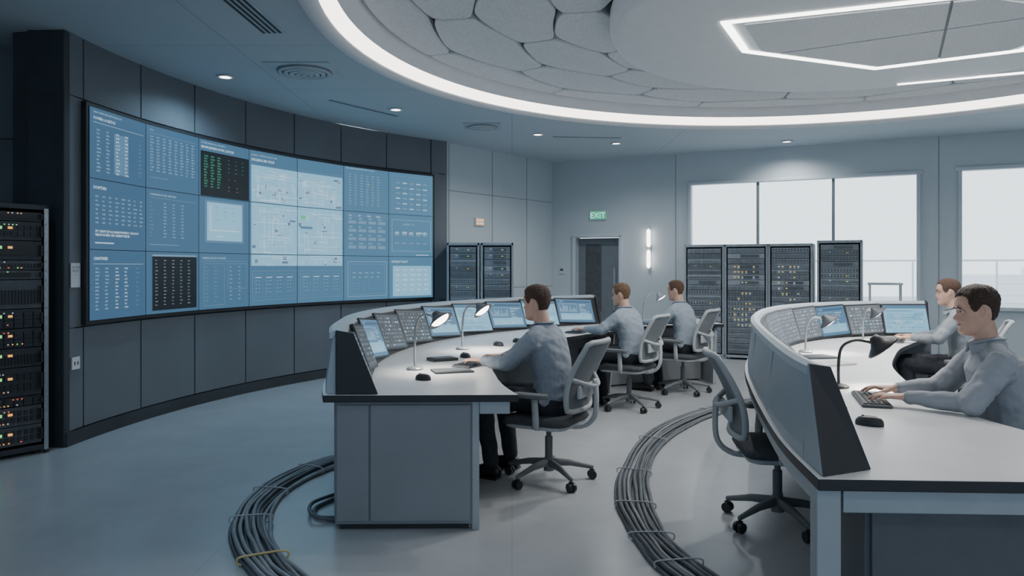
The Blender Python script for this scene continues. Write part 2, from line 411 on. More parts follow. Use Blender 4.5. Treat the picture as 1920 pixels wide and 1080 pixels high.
o=mb.obj('wall_socket',[M_paper,M_blk],bevel=.004,label='white square wall socket plate on dark wall',category='socket'); o.matrix_world=wallM(178.2,6.995,.66)
# ------------------------------------------------------------------ BACK WALLS
def wallframe(p,q):
    p=V(p);q=V(q);t=(q-p).normalized(); n=V((t.y,-t.x,0))
    return Matrix(((t.x,-n.x,0,p.x),(t.y,-n.y,0,p.y),(0,0,1,0),(0,0,0,1))),(q-p).length
MA,LA=wallframe((-1.0,11.42,0),(.73,13.65,0))
MBk,LB=wallframe((.73,13.65,0),(9.68,9.17,0))
mb=MB(); mb.box((LA/2-.1,.06,CEIL/2),(LA+.4,.12,CEIL),0,MA)
for x in (.05,1.1,2.05): mb.box((x,-.002,CEIL/2),(.012,.006,CEIL),1,MA)
mb.box((LA/2,-.002,2.62),(LA,.006,.012),1,MA); mb.box((LA/2,-.002,1.1),(LA,.006,.012),1,MA)
mb.obj('wall_back_left',[M_wall,M_seam],kind='structure')
wins=[(2.515,5.889,.85,2.84),(6.416,9.7,.85,2.86)]; dr=(.42,1.35,0,2.0)
mb=MB()
def wseg(x0,x1,z0,z1): mb.box(((x0+x1)/2,.1,(z0+z1)/2),(x1-x0,.2,z1-z0),0,MBk)
wseg(-.15,dr[0],0,CEIL);wseg(dr[0],dr[1],dr[3],CEIL);wseg(dr[1],wins[0][0],0,CEIL)
for (a,b,z0,z1) in wins: wseg(a,b,0,z0);wseg(a,b,z1,CEIL)
wseg(wins[0][1],wins[1][0],0,CEIL);wseg(9.7,10.2,0,CEIL)
for x in (2.28,6.15): mb.box((x,-.002,CEIL/2),(.012,.006,CEIL),1,MBk)
mb.box((1.0,-.002,2.62),(.01,.006,.012),1,MBk)
mb.obj('wall_back',[M_wall,M_seam],kind='structure')
for i,(a,b,z0,z1) in enumerate(wins):
    mb=MB(); t=.05
    mb.box(((a+b)/2,.04,z1+.0),(b-a+.12,.14,t),0,MBk);mb.box(((a+b)/2,.03,z0),(b-a+.12,.2,t),0,MBk)
    mb.box((a,.04,(z0+z1)/2),(t,.14,z1-z0),0,MBk);mb.box((b,.04,(z0+z1)/2),(t,.14,z1-z0),0,MBk)
    mull=(3.606,4.73) if i==0 else (7.9,)
    for x in mull: mb.box((x,.06,(z0+z1)/2),(.042,.06,z1-z0),1,MBk)
    mb.obj('window_%d'%(i+1),[M_trim,M_mull],bevel=.006,kind='structure')
mb=MB()
mb.box((dr[0]+.03,.06,1.0),(.06,.24,2.0),0,MBk);mb.box((dr[1]-.03,.06,1.0),(.06,.24,2.0),0,MBk);mb.box(((dr[0]+dr[1])/2,.06,2.0),(.95,.24,.06),0,MBk)
mb.box(((dr[0]+dr[1])/2,.14,.98),(.83,.05,1.96),1,MBk); mb.box((.98+.18,.105,1.05),(.035,.03,.75),2,MBk)
mb.box(((dr[0]+dr[1])/2-.12,.11,1.25),(.3,.01,1.2),3,MBk)
mb.obj('door_1',[M_wall,mat('door_dark_grey',(.16,.185,.205),.4,var=.06),M_steel,M_dk2],bevel=.006,kind='structure')
mb=MB(); mb.box((LA/2,-.01,.06),(LA,.02,.12),0,MA); mb.box((1.93,-.01,.06),(1.16,.02,.12),0,MBk); mb.box((5.9,-.01,.06),(6.8,.02,.12),0,MBk)
mb.obj('baseboard_back',M_trim,kind='structure')
def on_wall(M,x,z,out=0.0):
    R=Matrix(((1,0,0,x),(0,0,-1,-out),(0,1,0,z),(0,0,0,1))); return M@R
M_exit=emat('exit_green',(.04,.40,.22),1.3)
mb=MB(); mb.box((0,0,.02),(.31,.16,.04),0); mb.quad(-.145,-.07,.145,.07,.0415,1); mb.text('EXIT',.14,0,-.048,.044,2,align='CENTER')
o=mb.obj('exit_sign',[M_trim,M_exit,M_txw],label='lit green exit sign reading EXIT on grey wall above door',category='sign'); o.matrix_world=on_wall(MBk,.9,2.36)
mb=MB(); mb.box((0,0,.015),(.22,.13,.03),0)
mb.quad(-.10,-.055,.10,.055,.031,1)
for x in (-.06,0,.06):
    for y in (-.025,.025): mb.quad(x-.018,y-.014,x+.018,y+.014,.034,2)
o=mb.obj('warning_sign',[M_trim,emat('sign_orange',(.75,.36,.2),1.1),M_txw],label='small lit orange indicator sign on grey wall',category='sign'); o.matrix_world=on_wall(MA,.755,2.17)
for M_,x,z,nm in ((MBk,.2,1.38,'wall_thermostat'),(MA,2.25,1.05,'wall_thermostat')):
    mb=MB(); mb.box((0,0,.01),(.1,.12,.02),0); mb.box((0,.015,.022),(.06,.04,.006),1)
    o=mb.obj(nm,[M_trim,M_dk2],bevel=.004,label='small grey wall control panel on grey wall',category='wall control'); o.matrix_world=on_wall(M_,x,z)
sc=empty('wall_sconce',(0,0,0),label='vertical twin-tube glowing wall lamp beside the door',category='wall lamp'); sc.matrix_world=on_wall(MBk,1.83,1.76)
mb=MB(); mb.box((0,0,.02),(.06,.12,.04),0); mb.box((0,0,.05),(.03,.72,.03),0); mb.obj('bracket',M_trim,sc,bevel=.003)
M_tube=emat('tube_glow',(1,.96,.9),7)
for y in (-.18,.18):
    mb=MB(); mb.tube([(0,y-.12,.07),(0,y+.12,.07)],.034,n=12); mb.obj('light_tube',M_tube,sc)
mb=MB(); mb.box((9.6,5.0,CEIL/2),(.12,9,CEIL)); mb.obj('wall_right',M_wall,kind='structure')
mb=MB(); mb.box((14,34,-.6),(90,30,.2)); mb.obj('ground_outside',mat('terrace_pale',(.75,.8,.84),.8,var=.03),kind='structure')
M_bld=mat('building_haze_glow',(.3,.34,.37),.9,em=(.62,.72,.80),es=1.5,var=.05)  # haze over the distant buildings is put in as emission
M_bld2=mat('building_band_haze_glow',(.3,.34,.37),.9,em=(.57,.67,.75),es=1.4,var=.05)
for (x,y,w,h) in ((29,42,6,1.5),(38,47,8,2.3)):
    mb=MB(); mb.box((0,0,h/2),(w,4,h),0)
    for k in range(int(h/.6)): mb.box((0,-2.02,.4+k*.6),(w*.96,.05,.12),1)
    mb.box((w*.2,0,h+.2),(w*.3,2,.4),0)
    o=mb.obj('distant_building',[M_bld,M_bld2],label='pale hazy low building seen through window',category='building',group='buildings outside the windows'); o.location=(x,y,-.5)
rail=empty('terrace_railing',(0,0,0),label='haze-paled metal railing on terrace outside the window',category='railing'); rail.matrix_world=MBk@Matrix.Translation((0,3.0,-.5))
M_rail=mat('rail_haze_glow',(.6,.67,.72),.6,em=(.6,.70,.78),es=.8,var=.03)  # emission lifts the backlit railing to the haze tone
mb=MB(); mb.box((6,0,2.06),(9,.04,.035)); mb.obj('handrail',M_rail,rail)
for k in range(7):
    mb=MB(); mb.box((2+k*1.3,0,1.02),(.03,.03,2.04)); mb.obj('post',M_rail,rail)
# ------------------------------------------------------------------ CEILING
RC=V((2.72,5.57,0)); RR=4.13
def wallhit(a):
    d=V((math.cos(a),math.sin(a),0)); best=14
    for M_ in (MA,MBk):
        o=M_.translation; nrm=M_.to_3x3()@V((0,1,0)); den=d.dot(nrm)
        if den>1e-4:
            t=(o-RC).dot(nrm)/den+.11/den
            if t>0: best=min(best,t)
    return best
mb=MB(); N=360
vs=[];fs=[]
for k in range(N):
    q=2*math.pi*k/N; ro=wallhit(q)
    for r,z in ((RR-.02,CEIL),(ro,CEIL),(ro,CEIL+.1),(RR-.02,CEIL+.1)): vs.append((RC.x+r*math.cos(q),RC.y+r*math.sin(q),z))
for k in range(N):
    k2=(k+1)%N
    for i in range(3): fs.append((k*4+i,k2*4+i,k2*4+i+1,k*4+i+1))
mb.add(vs,fs,0)
def ceil_mat():
    m=mat('ceiling_tiles',(.30,.36,.42),.8); nt=m.node_tree;b=nt.nodes['Principled BSDF'];tc=nt.nodes.new('ShaderNodeTexCoord')
    br=nt.nodes.new('ShaderNodeTexBrick');br.offset=0;br.inputs['Scale'].default_value=1;br.inputs['Brick Width'].default_value=2.4;br.inputs['Row Height'].default_value=1.6
    br.inputs['Mortar Size'].default_value=.006;c=(.46,.53,.58,1)
    br.inputs['Color1'].default_value=c;br.inputs['Color2'].default_value=(.45,.52,.57,1);br.inputs['Mortar'].default_value=(.33,.38,.42,1)
    nt.links.new(tc.outputs['Object'],br.inputs['Vector']);nt.links.new(br.outputs['Color'],b.inputs['Base Color']);return m
mb.obj('ceiling',ceil_mat(),kind='structure')
mb=MB(); mb.lathe([(RR+.09,CEIL+.01),(RR+.09,3.28),(RR+.06,3.245),(RR-.03,3.235),(RR-.06,3.26),(RR-.06,3.275)],n=128,c=RC)
mb.lathe([(RR-.15,3.36),(RR-.20,3.41),(RR-.24,3.46),(RR-.26,3.60)],n=128,c=RC)
mb.lathe([(RR-.055,3.275),(RR-.10,3.30),(RR-.15,3.36)],n=128,c=RC,mi=1)
mb.obj('trim_2',[M_ceilw,M_cove],kind='structure')
mb=MB(); mb.prism([(RC.x+(RR-.02)*math.cos(2*math.pi*k/64),RC.y+(RR-.02)*math.sin(2*math.pi*k/64)) for k in range(64)],3.58,3.62); mb.obj('ceiling_recess',M_back,kind='structure')
n=12;dth=math.pi/n
for row in range(4):
    rc=2.2+row*.52; drr=.347
    for k in range(n):
        th=(k+.5*(row%2)+.2)*2*math.pi/n
        cx,cy=RC.x+rc*math.cos(th),RC.y+rc*math.sin(th)
        if cy<4.7: continue
        out=[]
        for dr_,dt in ((1,.12),(.5,1),(-.5,1),(-1,.12),(-.5,-1),(.5,-1)):
            out.append(V((min(rc+drr*dr_,RR-.27),th+dth*dt)))
        res=[]
        for i in range(6):
            a=out[i];b=out[(i+1)%6]
            for j in range(6):
                t=j/6; q_=a+(b-a)*t; res.append(V((RC.x+q_.x*math.cos(q_.y)-cx,RC.y+q_.x*math.sin(q_.y)-cy)))
        res=[(res[i-1]+res[i]*2+res[(i+1)%36])/4 for i in range(36)]
        def inset_p(off):
            o_=[]
            for i in range(36):
                t_=(res[(i+1)%36]-res[i-1]).normalized(); o_.append(res[i]+V((-t_.y,t_.x))*off)
            return o_
        mb=MB(); lay=[(.010,3.57),(.010,3.472),(.016,3.462),(.028,3.458)]
        vs=[];L=36
        for off,z in lay: vs+=[(p.x,p.y,z-3.5) for p in inset_p(off)]
        fs=[tuple(range(L))]
        for i in range(len(lay)-1):
            for j in range(L): fs.append((i*L+j,i*L+(j+1)%L,(i+1)*L+(j+1)%L,(i+1)*L+j))
        fs.append(tuple((len(lay)-1)*L+j for j in range(L))[::-1])
        mb.add(vs,fs,0,False); 
        o=mb.obj('acoustic_panel',M_acou,label='flat pale grey acoustic panel in round ceiling recess',category='ceiling panel',group='acoustic panels in the round ceiling recess'); o.location=(cx,cy,3.5)
DC=V((2.9,5.65,0))
dd=empty('ceiling_disc',(DC.x,DC.y,3.25),label='suspended round grey ceiling disc with hexagonal light strip',category='ceiling light')
mb=MB(); prof=[(0,.0),(2.05,.0),(2.11,.02),(2.14,.07),(2.14,.2),(2.0,.3)]; mb.lathe(prof,n=96,c=(0,0,0)); mb.obj('disc_body',M_disc,dd)
hexv=[V((1.53,5.48,0)),V((1.92,6.23,0)),V((3.29,6.78,0)),V((4.25,6.2,0)),V((4.3,5.2,0)),V((3.2,4.86,0))]
hexv=[p-DC for p in hexv]; cen=sum(hexv,V((0,0,0)))/6
def inset(k): return [(cen.x+(p.x-cen.x)*k,cen.y+(p.y-cen.y)*k) for p in hexv]
def ringprism(mb,o,i,z0,z1,mi=0):
    n=len(o); vs=[(x,y,z0) for x,y in o]+[(x,y,z0) for x,y in i]+[(x,y,z1) for x,y in o]+[(x,y,z1) for x,y in i]
    fs=[]
    for k in range(n):
        j=(k+1)%n; fs+=[(k,j,n+j,n+k),(2*n+k,3*n+k,3*n+j,2*n+j),(k,2*n+k,2*n+j,j),(n+k,n+j,3*n+j,3*n+k)]
    mb.add(vs,fs,mi)
mb=MB(); ringprism(mb,inset(1.0),inset(.955),-.015,.005); mb.obj('light_strip',M_strip,dd)
mb=MB(); a=V((3.80,7.36,0))-DC; b=V((4.75,6.92,0))-DC; t=(b-a).normalized(); nn=V((-t.y,t.x,0))*.015
mb.prism([tuple((a+nn).xy),tuple((a-nn).xy),tuple((b-nn).xy),tuple((b+nn).xy)],-.010,.005); mb.obj('light_strip',M_strip,dd)
hp=inset(.88); mb=MB(); mb.prism(hp,-.004,.004); mb.obj('insert_backing',M_back,dd)
def clip(poly,p,nv,off):
    out=[]
    for i in range(len(poly)):
        a=poly[i];b=poly[(i+1)%len(poly)]; da=(a-p).dot(nv)-off; db=(b-p).dot(nv)-off
        if da>=0: out.append(a)
        if da*db<0: out.append(a+(b-a)*(da/(da-db)))
    return out
P0_=[V(p) for p in hp]; D2=V((DC.x,DC.y))
l1a,l1b=V((2.39,6.15))-D2,V((3.68,5.36))-D2; l2a,l2b=V((3.69,6.46))-D2,V((2.97,5.04))-D2
n1=V((-(l1b-l1a).y,(l1b-l1a).x)).normalized(); n2=V((-(l2b-l2a).y,(l2b-l2a).x)).normalized()
for s1 in(-1,1):
    for s2 in(-1,1):
        q=clip(clip(P0_,l1a,n1*s1,.010),l2a,n2*s2,.010)
        if len(q)>2: mb=MB(); mb.prism([tuple(p) for p in q],-.016,-.003); mb.obj('acoustic_insert',M_acou,dd)
def spot(parent,loc,e,size=2.6,soft=.06,col=(1,.97,.94),blend=1.0):
    l=bpy.data.lights.new('lamp','SPOT'); l.energy=e; l.spot_size=size; l.spot_blend=blend; l.shadow_soft_size=soft; l.color=col
    lo=bpy.data.objects.new('lamp_light',l); COL.objects.link(lo); lo.parent=parent; lo.location=loc; return lo
for k in range(6):
    p=hexv[k].lerp(hexv[(k+1)%6],.5)*.98; spot(dd,(p.x,p.y,-.03),105,size=2.9,soft=.03)
BL=(.48,.75,1); NW=(.95,.98,1)
for (x,y,e_,c_) in ((-2.86,7.45,85,BL),(.37,10.7,95,NW),(1.6,11.47,95,NW),(4.16,11.3,90,NW),(-1.4,9.0,85,BL),(-3.2,4.2,35,BL),(-1.8,2.2,18,BL),(1.0,.3,45,NW),(4.0,.6,55,NW),(7.6,5.5,70,NW),(7.4,8.6,80,NW)):  # last six downlights are out of view, added to brighten the room
    e=empty('ceiling_downlight',(x,y,CEIL),label='small round recessed downlight in ceiling, unseen ones added for fill',category='downlight',group='recessed downlights')
    mb=MB(); mb.lathe([(.06,.0),(.085,-.004),(.09,-.012),(.06,-.014),(.055,0)],n=24,closed=True); mb.obj('ring',M_ceilw,e)
    mb=MB(); mb.cyl((0,0,-.010),(0,0,-.002),.055,n=24,sm=False); mb.obj('lens',M_down,e)
    spot(e,(0,0,-.05),e_,size=2.7,soft=.04,col=c_)
M_vent=mat('vent_grey',(.42,.47,.51),.5,var=.05)
for (x,y,sz) in ((-2.01,7.23,.62),(-.4,10.1,.5)):
    e=empty('ceiling_vent',(x,y,CEIL),label='round louvred air diffuser in square ceiling plate',category='air vent')
    mb=MB(); mb.box((0,0,-.006),(sz,sz,.012)); mb.obj('plate',M_vent,e,bevel=.003)
    mb=MB()
    for k in range(4):
        r=sz*.40-k*sz*.09; mb.lathe([(r,-.012),(r+.01,-.03-k*.006),(r-.03,-.036-k*.006),(r-.04,-.012)],n=32,closed=True)
    mb.cyl((0,0,-.055),(0,0,-.012),.03,n=16); mb.obj('louvre_rings',M_vent,e)
    mb=MB(); mb.cyl((0,0,-.0135),(0,0,-.0125),sz*.42,n=32); mb.obj('duct_opening',M_back,e)
for (p,q,ns,w) in (((-1.98,5.1),(-1.94,6.05),4,.045),((-2.07,8.5),(-1.45,9.4),1,.04),((.6,10.9),(1.6,11.0),1,.03)):
    p=V((*p,0));q=V((*q,0));t=(q-p).normalized();nn=V((-t.y,t.x,0)); L=(q-p).length; c=(p+q)/2
    mb=MB(); mb.box((0,0,-.003),(ns*w+.02,L+.02,.006),0)
    for k in range(ns): mb.box(((k-(ns-1)/2)*w,0,-.006),(w*.55,L,.004),1)
    o=mb.obj('slot_diffuser',[M_vent,M_wallDark],label='linear slot air diffuser in ceiling',category='air vent'); o.location=(c.x,c.y,CEIL-.001); o.rotation_euler=(0,0,math.atan2(t.y,t.x)-math.pi/2)
# ------------------------------------------------------------------ DESKS
def rect_gfx(kind,w,h,seed):
    g=Gfx(w,h); rng=random.Random(seed)
    if kind=='blue':
        g.rect(0,0,1,1,1,.0); g.rect(.04,.86,.96,.93,0,.001); g.frame(.06,.45,.55,.8,4,.003,.002)
        for k in range(12): g.rect(.08+k*.038,.47,.095+k*.038,.5+rng.random()*.26,4,.002)
        for k in range(7): g.rect(.62,.76-k*.06,.66+rng.random()*.28,.775-k*.06,4 if k%2 else 6,.002)
        g.rect(.06,.1,.94,.38,2,.001)
        u=.1
        while u<.88: g.rect(u,.14,u+.04,.14+rng.random()*.18,4,.002); u+=.08
        g.text('14 '+rs(4),.08,.88,.018,6,z=.003)
    elif kind=='map':
        g.rect(0,0,1,1,2,.0); g.rect(0,.88,1,1,1,.001)
        for k in range(16):
            u=rng.random()*.8;v=rng.random()*.75; g.frame(u,v,u+.08+rng.random()*.12,v+.08,6 if k%2 else 1,.0025,.002)
        for k in range(8): v=rng.random()*.85; g.rect(.05,v,.4+rng.random()*.5,v+.010,1,.002)
    else:
        g.rect(0,0,1,1,11,0)
        cols,rows=(9,8)
        for c in range(cols):
            for r in range(rows):
                if rng.random()<.85:
                    u=.05+c*.102;v=.06+r*.115; g.rect(u,v,u+(.065 if rng.random()<.6 else .04),v+.05,rng.choice((12,12,12,5,4)),.002)
        for k in range(3): g.frame(.03+.32*k,.03,.33+.32*k,.97,12,.002,.001)
    return g.mb
M_dial=mat('instrument_face_grey',(.13,.15,.17),.5,var=.08); M_dialk=mat('instrument_key_grey',(.32,.36,.40),.5,var=.08)
SM2=SM+[M_dial,M_dialk]
def build_desk(nm,outer,inner,bank0,bank1,screens,pitch,label,basefn,capd,hd,slant):
    n=len(outer); P=[V((p[0],p[1],0)) for p in outer]; Q=[V((q[0],q[1],0)) for q in inner]
    Wd=[(Q[i]-P[i]).length for i in range(n)]; w=[(Q[i]-P[i]).normalized() for i in range(n)]
    cum=[0]
    for i in range(1,n): cum.append(cum[-1]+(P[i]-P[i-1]).length)
    def at(s):
        for i in range(1,n):
            if cum[i]>=s or i==n-1:
                t=(s-cum[i-1])/(cum[i]-cum[i-1]); break
        p=P[i-1].lerp(P[i],t); ww=w[i-1].lerp(w[i],t).normalized(); return p,ww,(P[i]-P[i-1]).normalized(),Wd[i-1]*(1-t)+Wd[i]*t
    root=empty(nm,(P[0].x,P[0].y,0),0,label=label,category='control desk')
    def sweep(name,poly,s0,s1,mats,mis=None,capmi=0,bevel=0,step=.12):
        ns=max(1,int((s1-s0)/step)); mb=MB(); L=len(poly(1)) if callable(poly) else len(poly); vs=[];fs=[];mm=[]
        for k in range(ns+1):
            p,ww,t,wd=at(s0+(s1-s0)*k/ns); pl=poly(wd) if callable(poly) else poly
            for d,z in pl: vs.append(p+ww*d+V((0,0,z)))
        for k in range(ns):
            for j in range(L):
                fs.append((k*L+j,k*L+(j+1)%L,(k+1)*L+(j+1)%L,(k+1)*L+j)); mm.append(mis[j] if mis else 0)
        fs.append(tuple(range(L))[::-1]);mm.append(capmi);fs.append(tuple(ns*L+j for j in range(L)));mm.append(capmi)
        mb.add(vs,fs,mm); 
        return mb.obj(name,mats,root,bevel=bevel,off=P[0])
    T=cum[-1]; tp=hd-.135 if not slant else hd-.105
    sweep('desktop',lambda wd:[(-.02,.71),(wd,.71),(wd,.75),(-.02,.75)],0,T,[M_white,M_edge],[1,1,0,1],1,bevel=.004)
    sweep('monitor_housing',[(.0,.751),(hd,.751),(hd-.015,.775),(tp,1.065),(tp-.02,1.075),(.05,1.08),(.035,1.06),(.0,.80)],bank0,bank1,[M_shell,M_blk],[1,1,1,0,0,0,0,0],0,step=.1)
    sweep('top_lip',[(tp-.005,1.07),(tp-.015,1.09),(.04,1.098),(.02,1.085),(.018,1.055),(tp-.03,1.06)],bank0,bank1,[M_lip],step=.1)
    if slant:
        secf=[(.02,0,.751),(.12,hd+.005,.751),(bank0-.02,tp+.010,1.088),(bank0-.02,.015,1.100)]
        secb=[(bank0,0,.751),(bank0,hd+.005,.751),(bank0,tp+.010,1.088),(bank0,.015,1.100)]
        vs=[]
        for s_,d_,z_ in secf+secb:
            p,ww,t,wd=at(s_); vs.append(p+ww*d_+V((0,0,z_)))
        mb=MB(); mb.add(vs,[(3,2,1,0),(4,5,6,7),(0,1,5,4),(1,2,6,5),(2,3,7,6),(3,0,4,7)],[0,0,0,0,0,1]); mb.obj('end_cap',[M_edge,M_shell],root,off=P[0],bevel=.003)
        s_=1.15
        while s_<bank1-.3:
            sweep('shell_seam',[(-.003,.76),(.003,.76),(.040,1.055),(.031,1.055)],s_,s_+.006,[M_seam],step=.5); s_+=1.05
    else:
        sweep('end_cap',[(capd,.751),(hd+.012,.751),(tp+.012,1.085),(capd,1.102)],bank0-.03,bank0,[M_edge],step=.5,bevel=.004)
    sweep('end_cap',[(capd,.751),(hd+.012,.751),(tp+.012,1.085),(max(.02,capd),1.102)],bank1,bank1+.03,[M_edge],step=.5,bevel=.004)
    s=bank0+pitch/2+.02; k=0
    while s<bank1-pitch/2+.05:
        kind=screens[min(k,len(screens)-1)]
        p,ww,t,wd=at(s); A=p+ww*(hd-.008)+V((0,0,.760)); B=p+ww*(tp+.005)+V((0,0,1.068))
        up=(B-A).normalized(); nrm=t.cross(up)
        if nrm.dot(ww)<0: nrm=-nrm
        nrm.normalize(); rt=up.cross(nrm); c=(A+B)/2-P[0]
        Mx=Matrix(((rt.x,up.x,nrm.x,c.x),(rt.y,up.y,nrm.y,c.y),(rt.z,up.z,nrm.z,c.z),(0,0,0,1)))
        sw,sh=(pitch*.955,.315)
        mb=MB(); mb.box((0,0,.006),(sw,sh,.022)); d=mb.obj('console_screen',M_blk,root,bevel=.004); d.matrix_local=Mx
        g=rect_gfx(kind,sw-.03,sh-.03,k*7+len(outer)); go=g.obj('screen_face',SM2,d); go.location=(0,0,.0185)
        s+=pitch;k+=1
    basefn(root,sweep,at,T,P[0])
    return root,at
CD=V((2.9,5.6,0))
def interp(t,xs,ys): return float(np.interp(t,xs,ys))
outer=[];inner=[];NN=70
for i in range(NN+1):
    t=i/NN
    ao=math.radians(201.5+(95-201.5)*t); ai=math.radians(207.9+(95-207.9)*t)
    ro=interp(t,[0,.12,.6,.8,1],[4.20,4.13,4.15,4.25,4.45]); ri=interp(t,[0,.12,.25,.6,.72,.82,1],[3.24,3.10,3.02,2.98,3.05,3.45,3.55])
    outer.append((CD.x+ro*math.cos(ao),CD.y+ro*math.sin(ao))); inner.append((CD.x+ri*math.cos(ai),CD.y+ri*math.sin(ai)))
def base1(root,sweep,at,T,P0):
    sweep('pedestal',lambda wd:[(.05,.03),(.82,.03),(.82,.71),(.05,.71)],.05,.75,[M_base],bevel=.006)
    sweep('plinth',lambda wd:[(.08,0),(.79,0),(.79,.04),(.08,.04)],.07,.72,[M_blk])
    sweep('cabinet_door',lambda wd:[(.24,.05),(.79,.05),(.79,.69),(.24,.69)],.035,.055,[M_base],bevel=.004)
    sweep('side_panel',lambda wd:[(.055,.05),(.232,.05),(.232,.69),(.055,.69)],.038,.055,[M_base],bevel=.004)
    sweep('corner_post',lambda wd:[(.80,.0),(.84,.0),(.84,.71),(.80,.71)],.04,.10,[M_based2],bevel=.004)
    sweep('apron',lambda wd:[(.84,.64),(wd-.04,.64),(wd-.04,.71),(.84,.71)],.03,.06,[M_based2],bevel=.003)
    sweep('modesty_cabinet',lambda wd:[(.06,.02),(.45,.02),(.45,.71),(.06,.71)],.76,T-.15,[M_base])
    for s in (2.55,4.3,5.9):
        sweep('leg_panel',lambda wd:[(.451,.0),(wd-.22,.0),(wd-.12,.70),(.451,.70)],s,s+.05,[M_based2],step=.5,bevel=.004)
    sweep('leg_panel',lambda wd:[(.1,.0),(wd-.1,.0),(wd-.06,.70),(.1,.70)],T-.12,T-.07,[M_based2],step=.5,bevel=.004)
desk1,at1=build_desk('control_desk',outer,inner,.05,6.14,['dial','dial','blue','dial','dial','blue','map','blue','map','blue'],.60,
    'curved grey console with white top, tilted screens, three seated operators',base1,.05,.27,False)
o2=[(1.03,2.46,0),(1.10,3.0,0),(1.25,3.7,0),(1.42,4.4,0),(1.58,5.0,0),(1.78,5.6,0),(2.08,6.3,0),(2.5,6.95,0),(3.05,7.45,0),(3.6,7.7,0),(4.1,7.75,0)]
i2=[(2.3,2.4,0),(2.22,3.0,0),(2.17,3.6,0),(2.3,4.2,0),(2.48,4.75,0),(2.7,5.3,0),(3.0,5.85,0),(3.3,6.35,0),(3.6,6.75,0),(3.85,7.05,0),(4.05,7.2,0)]
def base2(root,sweep,at,T,P0):
    sweep('pedestal',lambda wd:[(.16,.0),(wd-.25,.0),(wd-.25,.70),(.16,.70)],.09,.50,[M_based],bevel=.006)
    sweep('cabinet_door',lambda wd:[(.18,.05),(wd-.30,.05),(wd-.30,.62),(.18,.62)],.075,.09,[M_based],bevel=.004)
    sweep('corner_post',lambda wd:[(-.02,.0),(.06,.0),(.06,.71),(-.02,.71)],.02,.10,[M_based2],bevel=.004)
    sweep('apron',lambda wd:[(.07,.63),(wd-.03,.63),(wd-.03,.71),(.07,.71)],.03,.07,[M_based2],bevel=.003)
    sweep('apron',lambda wd:[(.0,.64),(.03,.64),(.03,.71),(.0,.71)],.10,T-.1,[M_based2])
    sweep('modesty_panel',lambda wd:[(.56,.0),(.60,.0),(.60,.71),(.56,.71)],.50,T-.1,[M_base])
    sweep('leg_panel',lambda wd:[(.1,.0),(wd-.1,.0),(wd-.06,.70),(.1,.70)],T-.12,T-.07,[M_based2],step=.5,bevel=.004)
desk2,at2=build_desk('control_desk',catmull(o2),catmull(i2),.26,6.80,['dial','blue','dial','blue','blue','dial','dial','dial','dial','dial','blue','dial','map'],.50,
    'curved grey console with white top, pale outer shell, two seated operators',base2,.0,.190,True)
# ------------------------------------------------------------------ CHAIRS
def rrect(w,d,r,n=5):
    out=[]
    for cx,cy,a0 in ((w-r,d-r,0),(-w+r,d-r,90),(-w+r,-d+r,180),(w-r,-d+r,270)):
        for k in range(n+1):
            a=math.radians(a0+90*k/n); out.append((cx+r*math.cos(a),cy+r*math.sin(a)))
    return out
def mesh_fabric():
    m=bpy.data.materials.new('chair_mesh_fabric'); m.use_nodes=True; nt=m.node_tree; b=nt.nodes['Principled BSDF']
    b.inputs['Base Color'].default_value=(.24,.265,.285,1); b.inputs['Roughness'].default_value=.8
    tc=nt.nodes.new('ShaderNodeTexCoord'); w=nt.nodes.new('ShaderNodeTexWave'); w.bands_direction='Z'; w.inputs['Scale'].default_value=28
    mr=nt.nodes.new('ShaderNodeMapRange'); mr.inputs[3].default_value=.65; mr.inputs[4].default_value=1
    nt.links.new(tc.outputs['Object'],w.inputs['Vector']); nt.links.new(w.outputs['Fac'],mr.inputs[0]); nt.links.new(mr.outputs[0],b.inputs['Alpha']); return m
M_mesh=mesh_fabric()
